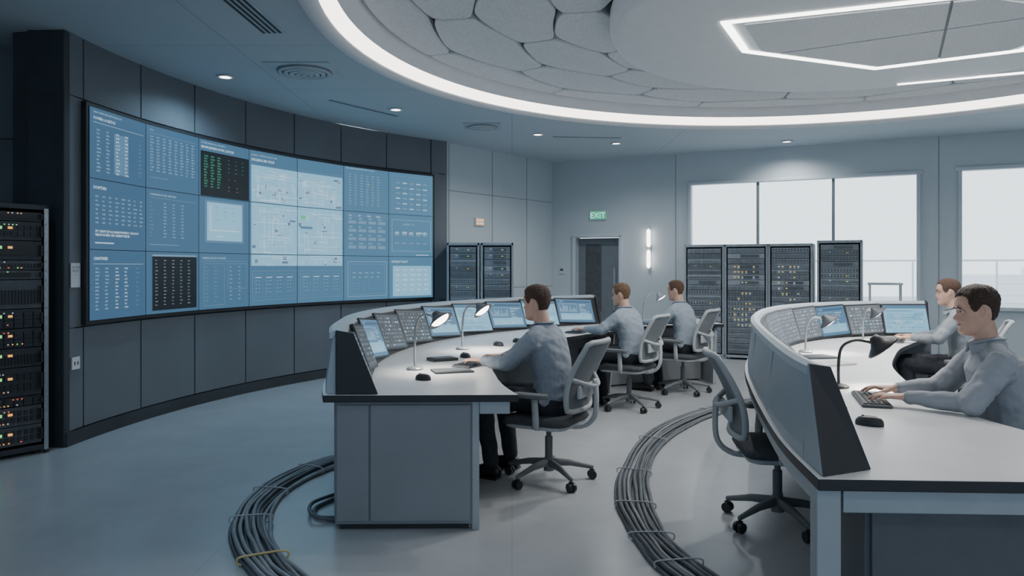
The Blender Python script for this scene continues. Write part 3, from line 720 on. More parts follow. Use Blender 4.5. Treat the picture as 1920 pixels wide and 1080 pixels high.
def build_chair(loc,f):
    R=empty('office_chair',(*loc,0),yaw(f))
    mb=MB()
    for k in range(5):
        a=math.radians(90+72*k); d=V((math.cos(a),math.sin(a),0)); 
        mb.tube([d*.02+V((0,0,.125)),d*.15+V((0,0,.115)),d*.30+V((0,0,.08))],[(.028,.022),(.022,.018),(.014,.012)],n=10)
    mb.cyl((0,0,.07),(0,0,.16),.036,.03); mb.obj('star_base',M_chb,R)
    for k in range(5):
        a=math.radians(90+72*k); d=V((math.cos(a),math.sin(a),0)); p=d*.30; t=V((-d.y,d.x,0))
        mb=MB()
        for s in(-1,1): mb.cyl(p+t*s*.008+V((0,0,.03)),p+t*s*.026+V((0,0,.03)),.03,.028,n=16)
        mb.box((0,0,0),(.03,.02,.02),0,Matrix.Translation(p+V((0,0,.055)))@Matrix.Rotation(a,4,'Z')); mb.cyl(p+V((0,0,.05)),p+V((0,0,.085)),.008,n=8)
        mb.obj('caster',M_blk,R)
    mb=MB(); mb.cyl((0,0,.15),(0,0,.30),.026); mb.cyl((0,0,.28),(0,0,.38),.017); mb.obj('gas_column',M_chb,R)
    mb=MB(); mb.box((0,-.02,.385),(.2,.26,.04)); mb.tube([(.08,.0,.385),(.2,.02,.385),(.24,.02,.395)],.008,n=8); mb.obj('tilt_mechanism',M_chb,R,bevel=.01)
    mb=MB(); lay=[(.80,.41),(.96,.412),(1.0,.43),(.98,.45),(.93,.462),(.6,.466),(.2,.462)]; base=rrect(.25,.24,.09); L=len(base); vs=[];fs=[tuple(range(L))[::-1]]
    for sc_,z in lay: vs+=[(x*sc_,y*sc_+.02,z-(.025*max(0,(y*sc_-.12)/.12)**2 if y>0 else 0)) for x,y in base]
    for i in range(len(lay)-1):
        for j in range(L): fs.append((i*L+j,i*L+(j+1)%L,(i+1)*L+(j+1)%L,(i+1)*L+j))
    fs.append(tuple((len(lay)-1)*L+j for j in range(L))); mb.add(vs,fs,0,True); mb.obj('seat_cushion',M_seat,R)
    mb=MB(); mb.prism([(x*.94,y*.92+.02) for x,y in base],.385,.415); mb.obj('seat_pan',M_chf,R,bevel=.008)
    def bs(u,v):
        z=.52+v*.43; w=.215-.03*v**2-.02*(1-v)**3; x=u*w
        y=-.245-.02*v-.07*v*v+.035*math.cos((v-.25)*math.pi)*1.0 - (1-abs(u)**2)*.035
        return V((x,y,z))
    mb=MB(); nu,nv=12,14; vs=[bs(-1+2*i/nu,j/nv) for j in range(nv+1) for i in range(nu+1)]
    fs=[(j*(nu+1)+i,j*(nu+1)+i+1,(j+1)*(nu+1)+i+1,(j+1)*(nu+1)+i) for j in range(nv) for i in range(nu)]
    mb.add(vs,fs,0,True); o=mb.obj('back_mesh',M_mesh,R)
    sm=o.modifiers.new('sol','SOLIDIFY'); sm.thickness=.004
    per=[bs(-1,j/12) for j in range(0,13)]+[bs(-1+2*i/8,1)+V((0,0,.012)) for i in range(1,8)]+[bs(1,1-j/12) for j in range(0,13)]+[bs(1-2*i/8,0)-V((0,0,.01)) for i in range(1,8)]
    mb=MB(); mb.tube(per,.018,n=10,closed=True); mb.obj('back_frame',M_chf,R)
    mb=MB(); mb.tube(catmull([(0,-.08,.385),(0,-.24,.39),(0,-.33,.46),(0,-.345,.60),(0,-.335,.70)],4),[(.030,.016)]*17,n=10,ref=(1,0,0))
    mb.tube(catmull([(-.18,-.255,.72),(-.08,-.325,.68),(0,-.34,.67),(.08,-.325,.68),(.18,-.255,.72)],3),.016,n=8); mb.obj('back_spine',M_chf,R)
    mb=MB(); mb.box((0,-.285,.64),(.32,.025,.09)); mb.obj('lumbar_pad',M_chf,R,bevel=.011)
    for s in(-1,1):
        mb=MB(); mb.tube(catmull([(s*.12,-.02,.39),(s*.25,-.03,.40),(s*.285,-.04,.46),(s*.28,-.03,.60)],4),[(.024,.014)]*13,n=10,ref=(0,1,0)); mb.obj('arm_post',M_chf,R)
        mb=MB(); mb.prism([(x+s*.28,y+.0) for x,y in rrect(.042,.125,.036)],.600,.630); mb.obj('armrest',M_chb,R,bevel=.008)
    return R
people=[
 ((.25,5.07),(-.88,.47)),((1.2,7.65),(-.82,.57)),((1.97,8.6),(-.80,.60)),((2.42,3.72),(-.95,.30)),((4.05,6.75),(-.86,.5))]
c0=build_chair(*people[0])
chairs=[c0]+[copytree(c0) for _ in range(5)]
pos=[p for p in people]+[((1.50,4.22),(.98,-.1))]
lab=['grey mesh-back office chair on casters with seated operator']*5+['empty grey mesh-back office chair beside the console shell']
for c,(l,f),lb in zip(chairs,pos,lab):
    c.location=(*l,0); c.rotation_euler=(0,0,yaw(f)); c['label']=lb; c['category']='office chair'; c['group']='office chairs'
# ------------------------------------------------------------------ PEOPLE
zk=[-.122,-.116,-.105,-.095,-.085,-.077,-.069,-.062,-.057,-.051,-.045,-.038,-.025,-.01,.004,.018,.03,.045,.065,.085,.10,.110,.116]
fk=[.045,.072,.086,.089,.086,.080,.087,.087,.081,.088,.088,.084,.083,.080,.078,.087,.089,.088,.081,.064,.043,.022,.004]
bk=[.02,-.01,-.03,-.042,-.05,-.056,-.06,-.063,-.066,-.07,-.073,-.077,-.084,-.09,-.094,-.097,-.099,-.100,-.096,-.084,-.066,-.044,-.02]
wk=[.018,.032,.043,.049,.054,.057,.059,.061,.0625,.064,.066,.068,.070,.071,.0715,.073,.075,.0765,.074,.065,.051,.034,.015]
def headpt(z,q,off=0):
    f=np.interp(z,zk,fk)+off;b=np.interp(z,zk,bk)-off;w=np.interp(z,zk,wk)+off
    c,s=math.cos(q),math.sin(q)
    yc=(f+b)/2; hd=(f-b)/2
    e=.88 if z<.05 else 1.0
    x=w*math.copysign(abs(s)**e,s); y=yc+hd*math.copysign(abs(c)**e,c)
    if off==0 and c>0:
        if -.046<z<.012:
            pr=np.interp(z,[-.046,-.040,-.030,-.015,.012],[0,.016,.027,.015,0]); sg=np.interp(z,[-.046,-.03,.012],[.014,.0125,.007])
            y+=pr*math.exp(-(x/sg)**2)
        for sx in(-1,1):
            y-=.009*math.exp(-(((x-sx*.031)/.015)**2+((z-.001)/.010)**2))
        y-=.0035*math.exp(-((z+.057)/.003)**2)*math.exp(-(x/.022)**2)
    return V((x,y,z))
def head_mesh(mb,M,off=0,fn=None,nz=52,nt=56):
    zs=[-.122+(.238)*(.5-.5*math.cos(math.pi*i/(nz-1))) for i in range(nz)]
    vs=[]
    for z in zs:
        for k in range(nt):
            q=2*math.pi*k/nt; o=off if fn is None else fn(z,q)
            p=headpt(z,q,o if fn is not None or off else 0)
            if fn is not None and z>.07: p.z+=.009*min(1,(z-.07)/.03)
            vs.append(p)
    n0=len(vs)
    top=V((0,-.01,.116+.014)) if fn is not None else V((0,-.01,.1165))
    vs.append(top); vs.append(V((0,.03,-.123))); fs=[]
    for i in range(nz-1):
        for k in range(nt): fs.append((i*nt+k,(i+1)*nt+k,(i+1)*nt+(k+1)%nt,i*nt+(k+1)%nt))
    for k in range(nt):
        fs.append(((nz-1)*nt+k,n0,(nz-1)*nt+(k+1)%nt)); fs.append((k,(k+1)%nt,n0+1))
    mb.add(vs,fs,0,True,M)
def build_person(i,loc,f,shirt,hairc,vox,k=1.0,turn=0,pitch=-6,label='',hs=1.0,lean=0,reach=0,bulk=1.0):
    R=empty('person',(*loc,0),yaw(f),label=label,category='person')
    def up(p):
        z=p[2]; 
        if z>.6: z=.6+(z-.6)*k
        return V((p[0],p[1]+lean*max(0,(p[2]-.6))/.6,z))
    hc=up((0,.095,1.225))
    MH=Matrix.Translation(hc)@Matrix.Rotation(math.radians(turn),4,'Z')@Matrix.Rotation(math.radians(pitch),4,'X')@Matrix.Scale(hs,4)
    mb=MB(); head_mesh(mb,MH)
    for s in(-1,1):
        mb.tube([MH@V((s*.070,.000,-.028)),MH@V((s*.077,-.008,-.022)),MH@V((s*.082,-.018,-.004)),MH@V((s*.082,-.018,.012)),MH@V((s*.078,-.007,.021)),MH@V((s*.072,.003,.014))],[.0042,.0045,.0045,.005,.0045,.004],n=8)
        mb.ell((0,0,0),(.005,.011,.019),10,8,0,MH@Matrix.Translation((s*.075,-.006,-.003))@Matrix.Rotation(s*.25,4,'Z'))
    mb.tube([up((0,.035,1.02)),up((0,.05,1.09)),MH@V((0,-.022,-.075)),MH@V((0,-.018,-.02))],[(.062,.056),(.056,.054),(.054,.056),(.05,.05)],n=20,ref=(1,0,0))
    tor=[(0,-.02,.53),(0,-.035,.60),(0,-.035,.72),(0,-.01,.86),(0,.015,.96),(0,.03,1.03)]
    mb.tube([up(p) for p in tor],[(.135,.085),(.13,.08),(.115,.075),(.12,.08),(.12,.075),(.08,.05)],n=24,ref=(1,0,0))
    sh={};
    for s in(-1,1):
        S=up((s*.180*bulk,.035,.985)); E=V((s*.250*bulk,.19+reach*.3+lean*.5,.805)); Wr=V((s*.135,.435+reach,.800)); sh[s]=(S,E,Wr)
        mb.tube([V((s*.06,S.y,S.z-.01)),S+V((0,0,-.01))],[.036,.036],n=14)
        pts=[S+V((0,0,-.01)),S.lerp(E,.5),E,E.lerp(Wr,.35),Wr]
        mb.tube(pts,[.036,.036,.033,.034,.025],n=14)
        dy=reach
        mb.tube([Wr,V((s*.136,.475+dy,.802)),V((s*.136,.515+dy,.802))],[(.024,.018),(.037,.015),(.038,.013)],n=14,ref=(1,0,0))
        for j in range(4):
            L=[.072,.080,.074,.058][j]; bx=s*(.106+.0205*j); by=[.515,.522,.518,.506][j]+dy; sp=s*(-.06+.05*j)
            mb.tube([V((bx,by-.01,.802)),V((bx+sp*L*.3,by+L*.40,.808-.002*j)),V((bx+sp*L*.6,by+L*.75,.797)),V((bx+sp*L*.8,by+L,.782))],[.0095,.0088,.008,.007],n=9)
        mb.tube([V((s*.118,.462+dy,.798)),V((s*.092,.488+dy,.792)),V((s*.078,.515+dy,.786)),V((s*.073,.54+dy,.780))],[.013,.011,.0095,.008],n=9)
        Hh=V((s*.09,-.01,.55)); K=V((s*.14,.43,.545)); An=V((s*.14,.37,.11))
        mb.tube([Hh,Hh.lerp(K,.5),K],[.07,.062,.048],n=16); mb.tube([K,K.lerp(An,.35),An],[.047,.044,.034],n=14)
        mb.tube([An,V((s*.14,.37,.06)),V((s*.145,.45,.04)),V((s*.15,.53,.03))],[.034,.032,.028,.018],n=12)
    me=union_mesh(mb,'body',[M_skin,M_lipm],vox,2)
    Mi=MH.inverted()
    for p in me.polygons:
        c=p.center
        if c.z>hc.z-.12*hs:
            q=Mi@c
            if q.y>.07 and abs(q.x)<.024 and -.0705<q.z<-.0475: p.material_index=1
    mobj('body',me,R)
    def hf(z,q):
        c=math.cos(q)
        d=math.degrees(abs(math.atan2(math.sin(q),math.cos(q))))
        hl=np.interp(d,[0,25,45,58,66,80,95,108,130,180],[.066,.070,.064,.038,-.012,-.010,.022,.008,-.062,-.070])
        hl+=.004*noise.noise(V((q*14,3.1*i,0)))
        t=(z-hl)/.020; t=max(0,min(1,t)); t=t*t*(3-2*t)
        vol=np.interp(z,[-.02,.04,.08,.12],[.0105,.0125,.0165,.018])
        return -.006+t*(vol+.005*max(0,c)*max(0,(z-.05)/.06)+.005*noise.noise(V((math.sin(q)*10,math.cos(q)*10,z*45))))
    mb=MB(); head_mesh(mb,MH,0,hf,nz=60,nt=84)
    mobj('hair',mb.mesh('hair',[M_hair(i,hairc)]),R)
    for s in(-1,1):
        mb=MB(); mb.ell((0,0,0),(.0115,.0115,.0115),14,10,0,MH@Matrix.Translation((s*.030,.0650,.001))); mb.ell((0,0,0),(.0058,.003,.0058),10,8,1,MH@Matrix.Translation((s*.030,.0752,.001)))
        mb.obj('eye',[M_eye,M_iris],R)
        mb=MB(); mb.tube([MH@V((s*.013,.090,.017)),MH@V((s*.028,.0875,.022)),MH@V((s*.045,.076,.018))],[.0025,.0035,.002],n=8); mb.obj('eyebrow',M_hair(i+10,hairc),R)
        mb=MB(); mb.tube([MH@V((s*.016,.0745,.008)),MH@V((s*.030,.0775,.0105)),MH@V((s*.044,.069,.007))],[.003,.004,.003],n=8)
        mb.tube([MH@V((s*.017,.0735,-.008)),MH@V((s*.030,.0755,-.0095)),MH@V((s*.043,.069,-.007))],[.0025,.0032,.0025],n=8); mb.obj('eyelid',M_skin,R)
    mb=MB()
    srd=[(.182,.132),(.176,.130),(.164,.122),(.178,.125),(.186,.118),(.10,.072)]
    srd=[(a*bulk,b*bulk) for a,b in srd]
    mb.tube([up(p) for p in [(0,-.02,.55)]+tor[1:]],srd,n=28,ref=(1,0,0))
    for s in(-1,1):
        S,E,Wr=sh[s]
        mb.tube([up((s*.045,.035,1.035)),up((s*.12,.035,1.015)),S],[.050,.054,.058*bulk],n=16)
        pts=[S+V((-s*.02,0,-.03)),S,S.lerp(E,.5),E,E.lerp(Wr,.4),E.lerp(Wr,.88),E.lerp(Wr,.93)]
        mb.tube(pts,[.070*bulk,.064*bulk,.060*bulk,.052,.047,.034,.036],n=18)
        for tt in (.72,.86,.97): # elbow and sleeve folds
            c_=S.lerp(E,tt); mb.tube([c_+V((-.02,0,.0)),c_+V((.02,0,.0))],.056*bulk,n=12)
    mb.tube([up((math.cos(a)*.062,.045+math.sin(a)*.062,1.062-.018*max(0,math.sin(a)))) for a in [2*math.pi*j/20 for j in range(20)]],.014,n=8,closed=True)
    sm=union_mesh(mb,'shirt',[shirt],max(.0065,vox*1.2),4,disp=.010,dsc=.05)
    mobj('shirt',sm,R,label='long-sleeved blue-grey work shirt')
    mb=MB()
    for s in(-1,1):
        a=up((s*.062,.06,1.092)); b=up((s*.010,.124,1.058)); c=up((s*.052,.122,1.008)); d=up((s*.086,.07,1.046))
        o_=V((0,.010,.004)); vs=[a,b,c,d,a+o_,b+o_,c+o_,d+o_]
        mb.add(vs,[(3,2,1,0),(4,5,6,7),(0,1,5,4),(1,2,6,5),(2,3,7,6),(3,0,4,7)],0)
    mb.tube([up((math.cos(a)*.066,.046+math.sin(a)*.064,1.088-.020*max(0,math.sin(a)))) for a in [2*math.pi*j/24 for j in range(24)]],[(.006,.022)]*24,n=8,closed=True,ref=(math.cos(0),0,0) if False else None)
    mb.obj('collar',[shirt],R,bevel=.003)
    mb=MB(); mb.tube([(0,-.035,.50),(0,-.03,.60),(0,-.035,.64)],[(.178,.128),(.178,.13),(.164,.120)],n=24,ref=(1,0,0))
    for s in(-1,1):
        Hh=V((s*.09,-.01,.552)); K=V((s*.14,.44,.553)); An=V((s*.14,.37,.11))
        mb.tube([Hh,Hh.lerp(K,.5),K],[.092,.085,.07],n=18); mb.tube([K,K.lerp(An,.35),An],[.068,.062,.054],n=16)
    mobj('trousers',union_mesh(mb,'trousers',[M_trous],.011,3,disp=.012,dsc=.07),R)
    for s in(-1,1):
        mb=MB(); mb.tube(catmull([(s*.14,.325,.045),(s*.14,.37,.055),(s*.145,.45,.05),(s*.15,.53,.036),(s*.152,.575,.030)],3),[(.034,.04),(.036,.044),(.037,.047),(.038,.045),(.038,.042),(.040,.038),(.042,.036),(.044,.034),(.045,.031),(.044,.029),(.042,.027),(.038,.025),(.032,.022)],n=16,ref=(1,0,0))
        mb.box((s*.148,.45,.008),(.08,.28,.016)); mb.obj('shoe',M_shoe,R,bevel=.004)
    return R
SH=[M_shirt(0,(.25,.29,.34)),M_shirt(1,(.30,.36,.42)),M_shirt(2,(.33,.39,.45)),M_shirt(3,(.31,.335,.37)),M_shirt(4,(.24,.27,.30))]
build_person(0,*people[0],SH[0],(.07,.035,.022),.006,k=.965,turn=-4,pitch=-4,label='man with dark brown hair in blue-grey shirt typing at console')
build_person(1,*people[1],SH[1],(.17,.095,.05),.008,k=.90,turn=8,pitch=-4,label='man with sandy hair in light blue shirt working at console',hs=.96)
build_person(2,*people[2],SH[2],(.12,.065,.035),.008,k=.92,turn=8,pitch=-4,label='man with brown hair in pale blue shirt beside desk lamp',hs=.96)
build_person(3,*people[3],SH[3],(.05,.028,.018),.0045,k=1.01,turn=2,pitch=-6,label='man with short dark brown hair in grey shirt typing at keyboard',hs=1.03,bulk=1.1)
build_person(4,*people[4],SH[4],(.08,.04,.025),.007,k=.99,turn=6,pitch=-4,label='man with brown hair in grey shirt at the far console end',reach=-.06)
# ------------------------------------------------------------------ DESK LAMPS
M_bulb=emat('bulb_glow',(1,.94,.85),8)
def lamp(x,y,rz,h=.36,reach=.17,stem=M_steel,shade=M_dk2,hsc=1.0,label='',pw=12,tilt=34):
    R=empty('desk_lamp',(x,y,.751),rz,label=label,category='desk lamp')
    mb=MB(); mb.lathe([(0,.0),(.055,0),(.058,.008),(.05,.016),(.018,.024),(0,.026)],n=24); mb.obj('lamp_base',shade if stem is M_blk else stem,R)
    pts=catmull([(0,0,.02),(0,0,h*.55),(.02,0,h*.88),(reach*.4,0,h*1.02),(reach*.8,0,h*.97)],5)
    mb=MB(); mb.tube(pts,.0085,n=10); mb.obj('gooseneck',stem,R)
    MM=Matrix.Translation((reach*.8,0,h*.97))@Matrix.Rotation(math.radians(-tilt),4,'Y')
    s=hsc; mb=MB(); mb.lathe([(.0,.03*s),(.022*s,.028*s),(.03*s,.01*s),(.05*s,-.015*s),(.085*s,-.04*s),(.088*s,-.048*s),(.080*s,-.045*s),(.045*s,-.02*s),(.0,-.01*s)],n=28,M=MM@Matrix.Translation((.02*s,0,0))); mb.obj('lamp_shade',[shade],R)
    mb=MB(); mb.ell((.02*s,0,-.036*s),(.066*s,.066*s,.026*s),18,8,0,MM); mb.obj('bulb',M_bulb,R)
    spot(R,(reach*.8+.03,0,h*.97-.085),pw,size=2.4,soft=.04,col=(1,.93,.84),blend=.6)
    return R
lamp(-.66,5.08,-.45,.37,.20,label='steel gooseneck desk lamp with dark shade, lit',tilt=40)
lamp(-.42,6.33,-.45,.36,.19,label='steel gooseneck desk lamp with dark shade, lit',tilt=40)
lamp(1.62,9.2,-.2,.36,.22,stem=M_steel,shade=M_steel,label='slim steel desk lamp with round shade beside operator, lit',pw=8)
lamp(1.89,4.32,-.3,.27,.23,stem=M_blk,shade=M_blk,hsc=1.1,label='black gooseneck desk lamp with black cone shade, lit',pw=12,tilt=40)
lamp(2.40,6.10,-.3,.28,.17,stem=M_steel,shade=M_dk2,label='steel gooseneck desk lamp behind black lamp, lit',pw=8,tilt=40)
lamp(3.3,7.02,-.3,.29,.1,stem=M_steel,shade=M_dk2,label='small desk lamp near the curved screens, lit',pw=7,tilt=40)
# ------------------------------------------------------------------ DESK ITEMS
def keyboard(x,y,f,label):
    R=empty('keyboard',(x,y,.7505),yaw(f),label=label,category='keyboard')
    mb=MB(); mb.box((0,0,.008),(.42,.14,.014)); mb.obj('keyboard_body',M_dk2,R,bevel=.004)
    mb=MB()
    for r in range(5):
        for c in range(15):
            if r==0 and 4<=c<=9: continue
            mb.box((-.19+c*.0272,-.052+r*.026,.0175),(.023,.021,.006))
    mb.box((-.19+6.5*.0272,-.052,.0175),(.155,.021,.006)); mb.obj('keys',M_blk,R,kind='stuff')
def fpt(p,f,d,lat=0):
    f=V((f[0],f[1])).normalized(); return (p[0]+f.x*d+f.y*lat,p[1]+f.y*d-f.x*lat)
for i,(p,f) in enumerate(people):
    q=fpt(p,f,.575-(.06 if i==4 else 0)); keyboard(q[0],q[1],f,'flat dark computer keyboard under operator hands on white desktop')
keyboard(1.62,3.86,(-.97,.25),'dark keyboard lying on white console desktop')
def mouse(x,y,a,s=1):
    R=empty('computer_mouse',(x,y,.7505),a,label='black computer mouse on white desktop',category='mouse',group='computer mice')
    mb=MB(); lay=[(1,.0),(1.02,.008),(.97,.02),(.8,.031),(.5,.037),(.2,.038)]; base=[(math.cos(t)*.033*s,math.sin(t)*.056*s) for t in [2*math.pi*k/24 for k in range(24)]]
    vs=[];fs=[tuple(range(24))[::-1]]
    for sc_,z in lay: vs+=[(x_*sc_,y_*sc_-.006*(1-sc_),z*s) for x_,y_ in base]
    for i in range(5):
        for j in range(24): fs.append((i*24+j,i*24+(j+1)%24,(i+1)*24+(j+1)%24,(i+1)*24+j))
    fs.append(tuple(5*24+j for j in range(24))); mb.add(vs,fs,0,True); mb.obj('mouse_body',M_blk,R)
    mb=MB(); mb.cyl((-.004,.025*s,.033*s),(.004,.025*s,.033*s),.008,n=12); mb.obj('scroll_wheel',M_dk2,R)
mouse(-.55,4.62,1.0); mouse(1.58,3.30,.9,1.05); mouse(-.36,5.75,.6); mouse(-.12,6.6,.8); mouse(.05,6.9,.7)
def pad(x,y,a,w,d,h,m,nm,label,cat):
    R=empty(nm,(x,y,.7505),a,label=label,category=cat)
    mb=MB(); mb.box((0,0,h*.5),(w,d,h)); mb.obj('cover',m,R,bevel=.003)
    mb=MB(); mb.box((0,0,h+.0015),(w*.86,d*.84,.002)); 
    for k in range(5): mb.box((0,d*(.3-.14*k),h+.003),(w*.7,.004,.001),1)
    mb.obj('page',[M_dk2 if m is not M_paper else M_paper,M_seam],R)
pad(-.40,4.98,.3,.26,.18,.012,M_dk2,'notebook','grey notebook with pen lying on white desktop','notebook')
pad(-.52,5.58,.5,.2,.14,.02,M_blk,'desk_phone','flat black desk phone unit on console','phone')
pad(2.28,5.35,.4,.30,.2,.015,M_paper,'document_folder','white paper folder on console desktop','folder')
pad(2.35,5.75,.2,.26,.2,.012,M_dk2,'notebook','dark notebook on console desktop','notebook')
# ------------------------------------------------------------------ RACKS
def rack(M4,w,dep,h,units,seed,nm,label,style,grp=None):
    rng=random.Random(seed); R=empty(nm,(0,0,0),label=label,category='server rack'); R.matrix_world=M4
    if grp: R['group']=grp
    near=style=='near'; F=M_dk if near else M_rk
    mb=MB(); t=.03
    for x in (-w/2+t/2,w/2-t/2):
        for y in (t/2,dep-t/2): mb.box((x,y,h/2),(t,t,h))
    for z in (.05,h-.02): mb.box((0,dep/2,z),(w,dep,.04))
    mb.box((0,dep-.01,h/2),(w-.02,.01,h-.06)); 
    for s in(-1,1): mb.box((s*(w/2-.008),dep/2,h/2),(.008,dep-.04,h-.06))
    for s in(-1,1): mb.box((s*(w/2-.06),dep/2,.02),(.05,dep*.8,.04))
    mb.obj('rack_frame',F,R,bevel=.004)
    if near:
        for s in(-1,1):
            mb=MB(); mb.box((s*(w/2-.025),-.006,h/2),(.030,.010,h-.06))
            for k in range(24): mb.cyl((s*(w/2-.025),-.020,.12+k*(h-.2)/24),(s*(w/2-.025),-.008,.12+k*(h-.2)/24),.007,n=8)
            mb.obj('mounting_rail',M_steel,R)
    z=.09;avail=h-.15;i=0;uh=avail/units
    while i<units:
        span=rng.choice((1,2,2,3)) if near else 1
        span=min(span,units-i); hh=uh*span-.006; zc=z+uh*span/2; dpt=dep*.8; fw=w-.10
        kind=rng.choice(('vent','bays','ports','lcd'))
        mb=MB(); mb.box((0,dpt/2+.01,zc),(fw,dpt,hh),rng.choice((0,1)) )
        if kind=='vent':
            for k in range(int(fw/.022)): mb.box((-fw/2+.02+k*.022,.006,zc-hh*.1),(.009,.008,hh*.5),2)
        elif kind.startswith('bays'):
            nb=8; nr=2 if hh>.12 else 1
            for k in range(nb):
                for r_ in range(nr):
                    x=-fw/2+fw*(k+.5)/nb; zz_=zc-hh*.05+(r_-(nr-1)/2)*hh*.42; mb.box((x,.004,zz_),(fw/nb*.85,.014,hh*.72/nr),1); mb.box((x,-.004,zz_),(fw/nb*.6,.004,hh*.12),2)
        elif kind=='ports':
            for k in range(12):
                for r in(-1,1): mb.box((-fw/2+fw*(k+.5)/12,.006,zc+r*hh*.18),(fw/12*.6,.01,hh*.25),2)
        else:
            mb.box((fw*.1,.005,zc),(fw*.5,.012,hh*.5),2)
        if near:
            for s in (-1,1): mb.box((s*(fw/2-.012),-.012,zc),(.010,.03,hh*.6),1)
            for zz in (-.3,.32):
                nL=rng.choice((3,6,9,12))
                for k in range(nL):
                    if rng.random()<.7: mb.box((-fw/2+.05+k*.03+rng.random()*.01,-.008,zc+zz*hh),(.008,.006,.008),rng.choice((4,4,5,6,6,3)))
            if span>=2 and rng.random()<.55: mb.box((-fw*.1,-.006,zc+hh*.15),(.08,.006,.022),3); mb.box((fw*.08,-.006,zc+hh*.15),(.03,.006,.018),4)
        elif style=='far':
            if units*.22<i<units*.82:
              for k in range(6):
                if rng.random()<.5:
                    x=-fw*.30+fw*.62*k/6; mb.box((x,-.002,zc),(.026,.010,hh*.2),7 if rng.random()<.7 else 6)
                    if rng.random()<.4: mb.box((x,-.002,zc-hh*.3),(.02,.010,hh*.1),6)
        else:
            if rng.random()<.35:
                mb.box((fw*.2,-.004,zc),(.03,.01,hh*.10),rng.choice((3,7)))
                mb.box((-fw*.25,-.004,zc+hh*.15),(.02,.01,hh*.12),6)
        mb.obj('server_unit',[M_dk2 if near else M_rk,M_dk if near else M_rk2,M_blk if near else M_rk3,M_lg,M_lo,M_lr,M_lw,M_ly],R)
        z+=uh*span;i+=span
    return R
def frontM(p,q):
    p=V((*p,0));q=V((*q,0));t=(q-p).normalized();n=V((-t.y,t.x,0));c=(p+q)/2
    return Matrix(((t.x,n.x,0,c.x),(t.y,n.y,0,c.y),(0,0,1,0),(0,0,0,1))),(q-p).length
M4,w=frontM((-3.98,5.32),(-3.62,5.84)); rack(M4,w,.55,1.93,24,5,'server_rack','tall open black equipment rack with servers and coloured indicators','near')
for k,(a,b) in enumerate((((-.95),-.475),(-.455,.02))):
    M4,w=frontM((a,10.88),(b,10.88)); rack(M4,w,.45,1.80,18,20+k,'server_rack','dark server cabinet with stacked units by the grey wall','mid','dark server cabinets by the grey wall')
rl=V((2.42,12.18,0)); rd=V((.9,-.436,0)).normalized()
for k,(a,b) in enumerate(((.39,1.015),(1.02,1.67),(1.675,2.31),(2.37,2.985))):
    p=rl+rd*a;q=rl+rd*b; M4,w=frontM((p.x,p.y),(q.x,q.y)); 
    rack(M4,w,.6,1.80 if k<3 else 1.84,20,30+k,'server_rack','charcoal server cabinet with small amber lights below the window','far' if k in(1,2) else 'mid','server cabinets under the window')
p=rl+rd*3.1
R=empty('metal_stand',(p.x+.25,p.y+.1,0),math.atan2(rd.y,rd.x),label='slim grey metal stand beside the server cabinets',category='stand')
for x in(-.2,.2):
    for y in(-.15,.15): 
        mb=MB(); mb.box((x,y,.6),(.03,.03,1.2)); mb.obj('leg',M_trim,R)
for z in (.4,1.2):
    mb=MB(); mb.box((0,0,z),(.46,.36,.03)); mb.obj('shelf',M_trim,R,bevel=.004)
# ------------------------------------------------------------------ FLOOR CABLES
def bundle(ctrl,n,sp,seed,grp,ties,yt=()):
    rng=random.Random(seed); c=catmull([(x,y,0) for x,y in ctrl],8); N=len(c); nl=n*2//3
    for k in range(n):
        layer=1 if k>=nl else 0
        kk=k if layer==0 else (k-nl)*1.4+.8
        base=(kk-(nl-1)/2)*sp; ph=rng.random()*6; amp=.004+.006*rng.random(); pts=[]; r=rng.choice((.010,.011,.012))
        for i in range(N):
            t=(c[min(i+1,N-1)]-c[max(i-1,0)]).normalized(); nn=V((-t.y,t.x,0))
            pts.append(c[i]+nn*(base+amp*math.sin(i*.3+ph)+.002*math.sin(i*.9+ph*2))+V((0,0,r+.001+layer*.021)))
        mb=MB(); mb.tube(pts,r,n=8)
        mb.obj('floor_cable',M_cab if rng.random()<.6 else M_cab2,label='grey rubber cable curving along the floor in a bundle',category='cable',group=grp)
    for i in list(ties)+list(yt):
        i=min(i,N-2); t=(c[i+1]-c[i-1]).normalized(); nn=V((-t.y,t.x,0)); hw=nl*sp/2+.012; pts=[]
        for j in range(28):
            a=2*math.pi*j/28; ca,sa=math.cos(a),math.sin(a)
            pts.append(c[i]+nn*hw*math.copysign(abs(ca)**.5,ca)+V((0,0,.027+.022*math.copysign(abs(sa)**.5,sa)))+t*.02*ca)
        mb=MB(); mb.tube(pts,.004 if i in ties else .006,n=6,closed=True); mb.obj('cable_tie',M_tie if i in ties else M_caby,label='pale plastic tie strapped around floor cables' if i in ties else 'yellow strap around the floor cable bundle',category='cable tie',group='cable ties')
bundle([(-.99,5.75),(-1.3,5.5),(-1.5,5.0),(-1.53,4.5),(-1.42,4.06),(-1.24,3.69),(-1.05,3.42),(-.8,3.15),(-.5,2.9)],15,.0215,1,'cables in the curved floor bundle beside console',(12,20,29),(41,))
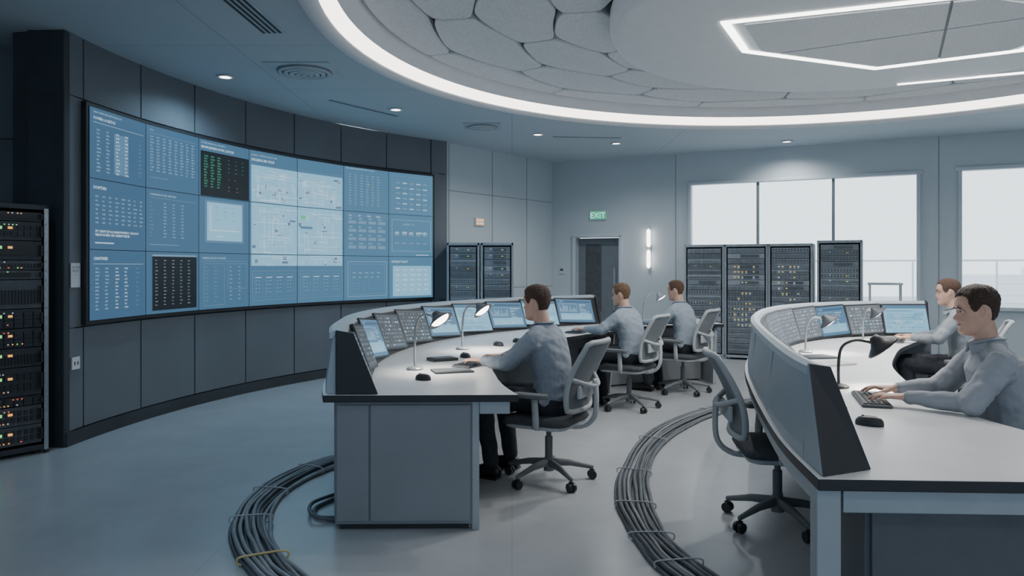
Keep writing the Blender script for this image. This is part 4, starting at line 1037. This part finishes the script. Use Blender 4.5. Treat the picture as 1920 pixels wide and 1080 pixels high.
bundle([(2.7,8.0),(2.24,7.66),(1.65,7.0),(1.16,6.15),(.87,5.27),(.75,4.61),(.73,4.06),(.78,3.66),(.88,3.35),(1.05,2.95)],15,.0215,2,'cables in the curved floor bundle between consoles',(12,24,33,42,50,58))
mb=MB(); mb.tube(catmull([(-.98,4.85,.012),(-1.1,4.62,.012),(-1.17,4.45,.012),(-1.12,4.3,.012),(-1.0,4.28,.012),(-.97,4.32,.012)],6),.011,n=8)
mb.obj('floor_cable',M_cab,label='dark loop of cable emerging beneath the desk pedestal',category='cable')
mb=MB(); mb.tube(catmull([(-.98,4.95,.012),(-1.12,4.72,.012),(-1.2,4.48,.03),(-1.14,4.27,.03),(-1.0,4.24,.012),(-.96,4.26,.012)],6),.011,n=8)
mb.obj('floor_cable',M_cab,label='dark loop of cable emerging beneath the desk pedestal',category='cable')
# ------------------------------------------------------------------ WORLD / LIGHT
w=bpy.data.worlds.new('World'); SC.world=w; w.use_nodes=True; nt=w.node_tree; bg=nt.nodes['Background']
tc=nt.nodes.new('ShaderNodeTexCoord'); sx=nt.nodes.new('ShaderNodeSeparateXYZ'); rp=nt.nodes.new('ShaderNodeValToRGB'); mr=nt.nodes.new('ShaderNodeMapRange')
mr.inputs[1].default_value=-1; mr.inputs[2].default_value=1
rp.color_ramp.elements[0].position=.2; rp.color_ramp.elements[0].color=(.22,.29,.37,1); rp.color_ramp.elements[1].position=.75; rp.color_ramp.elements[1].color=(.78,.88,.94,1)
nt.links.new(tc.outputs['Generated'],sx.inputs[0]); nt.links.new(sx.outputs['Y'],mr.inputs[0]); nt.links.new(mr.outputs[0],rp.inputs['Fac']); nt.links.new(rp.outputs['Color'],bg.inputs['Color']); bg.inputs['Strength'].default_value=2.6
# ------------------------------------------------------------------ CAMERA
cam=bpy.data.cameras.new('Camera'); co=bpy.data.objects.new('Camera',cam); COL.objects.link(co); SC.camera=co
co.location=(0,0,1.45); co.rotation_euler=(math.radians(90),0,0); cam.sensor_width=36; cam.lens=26.25; cam.shift_y=-40/1920; cam.clip_start=.05
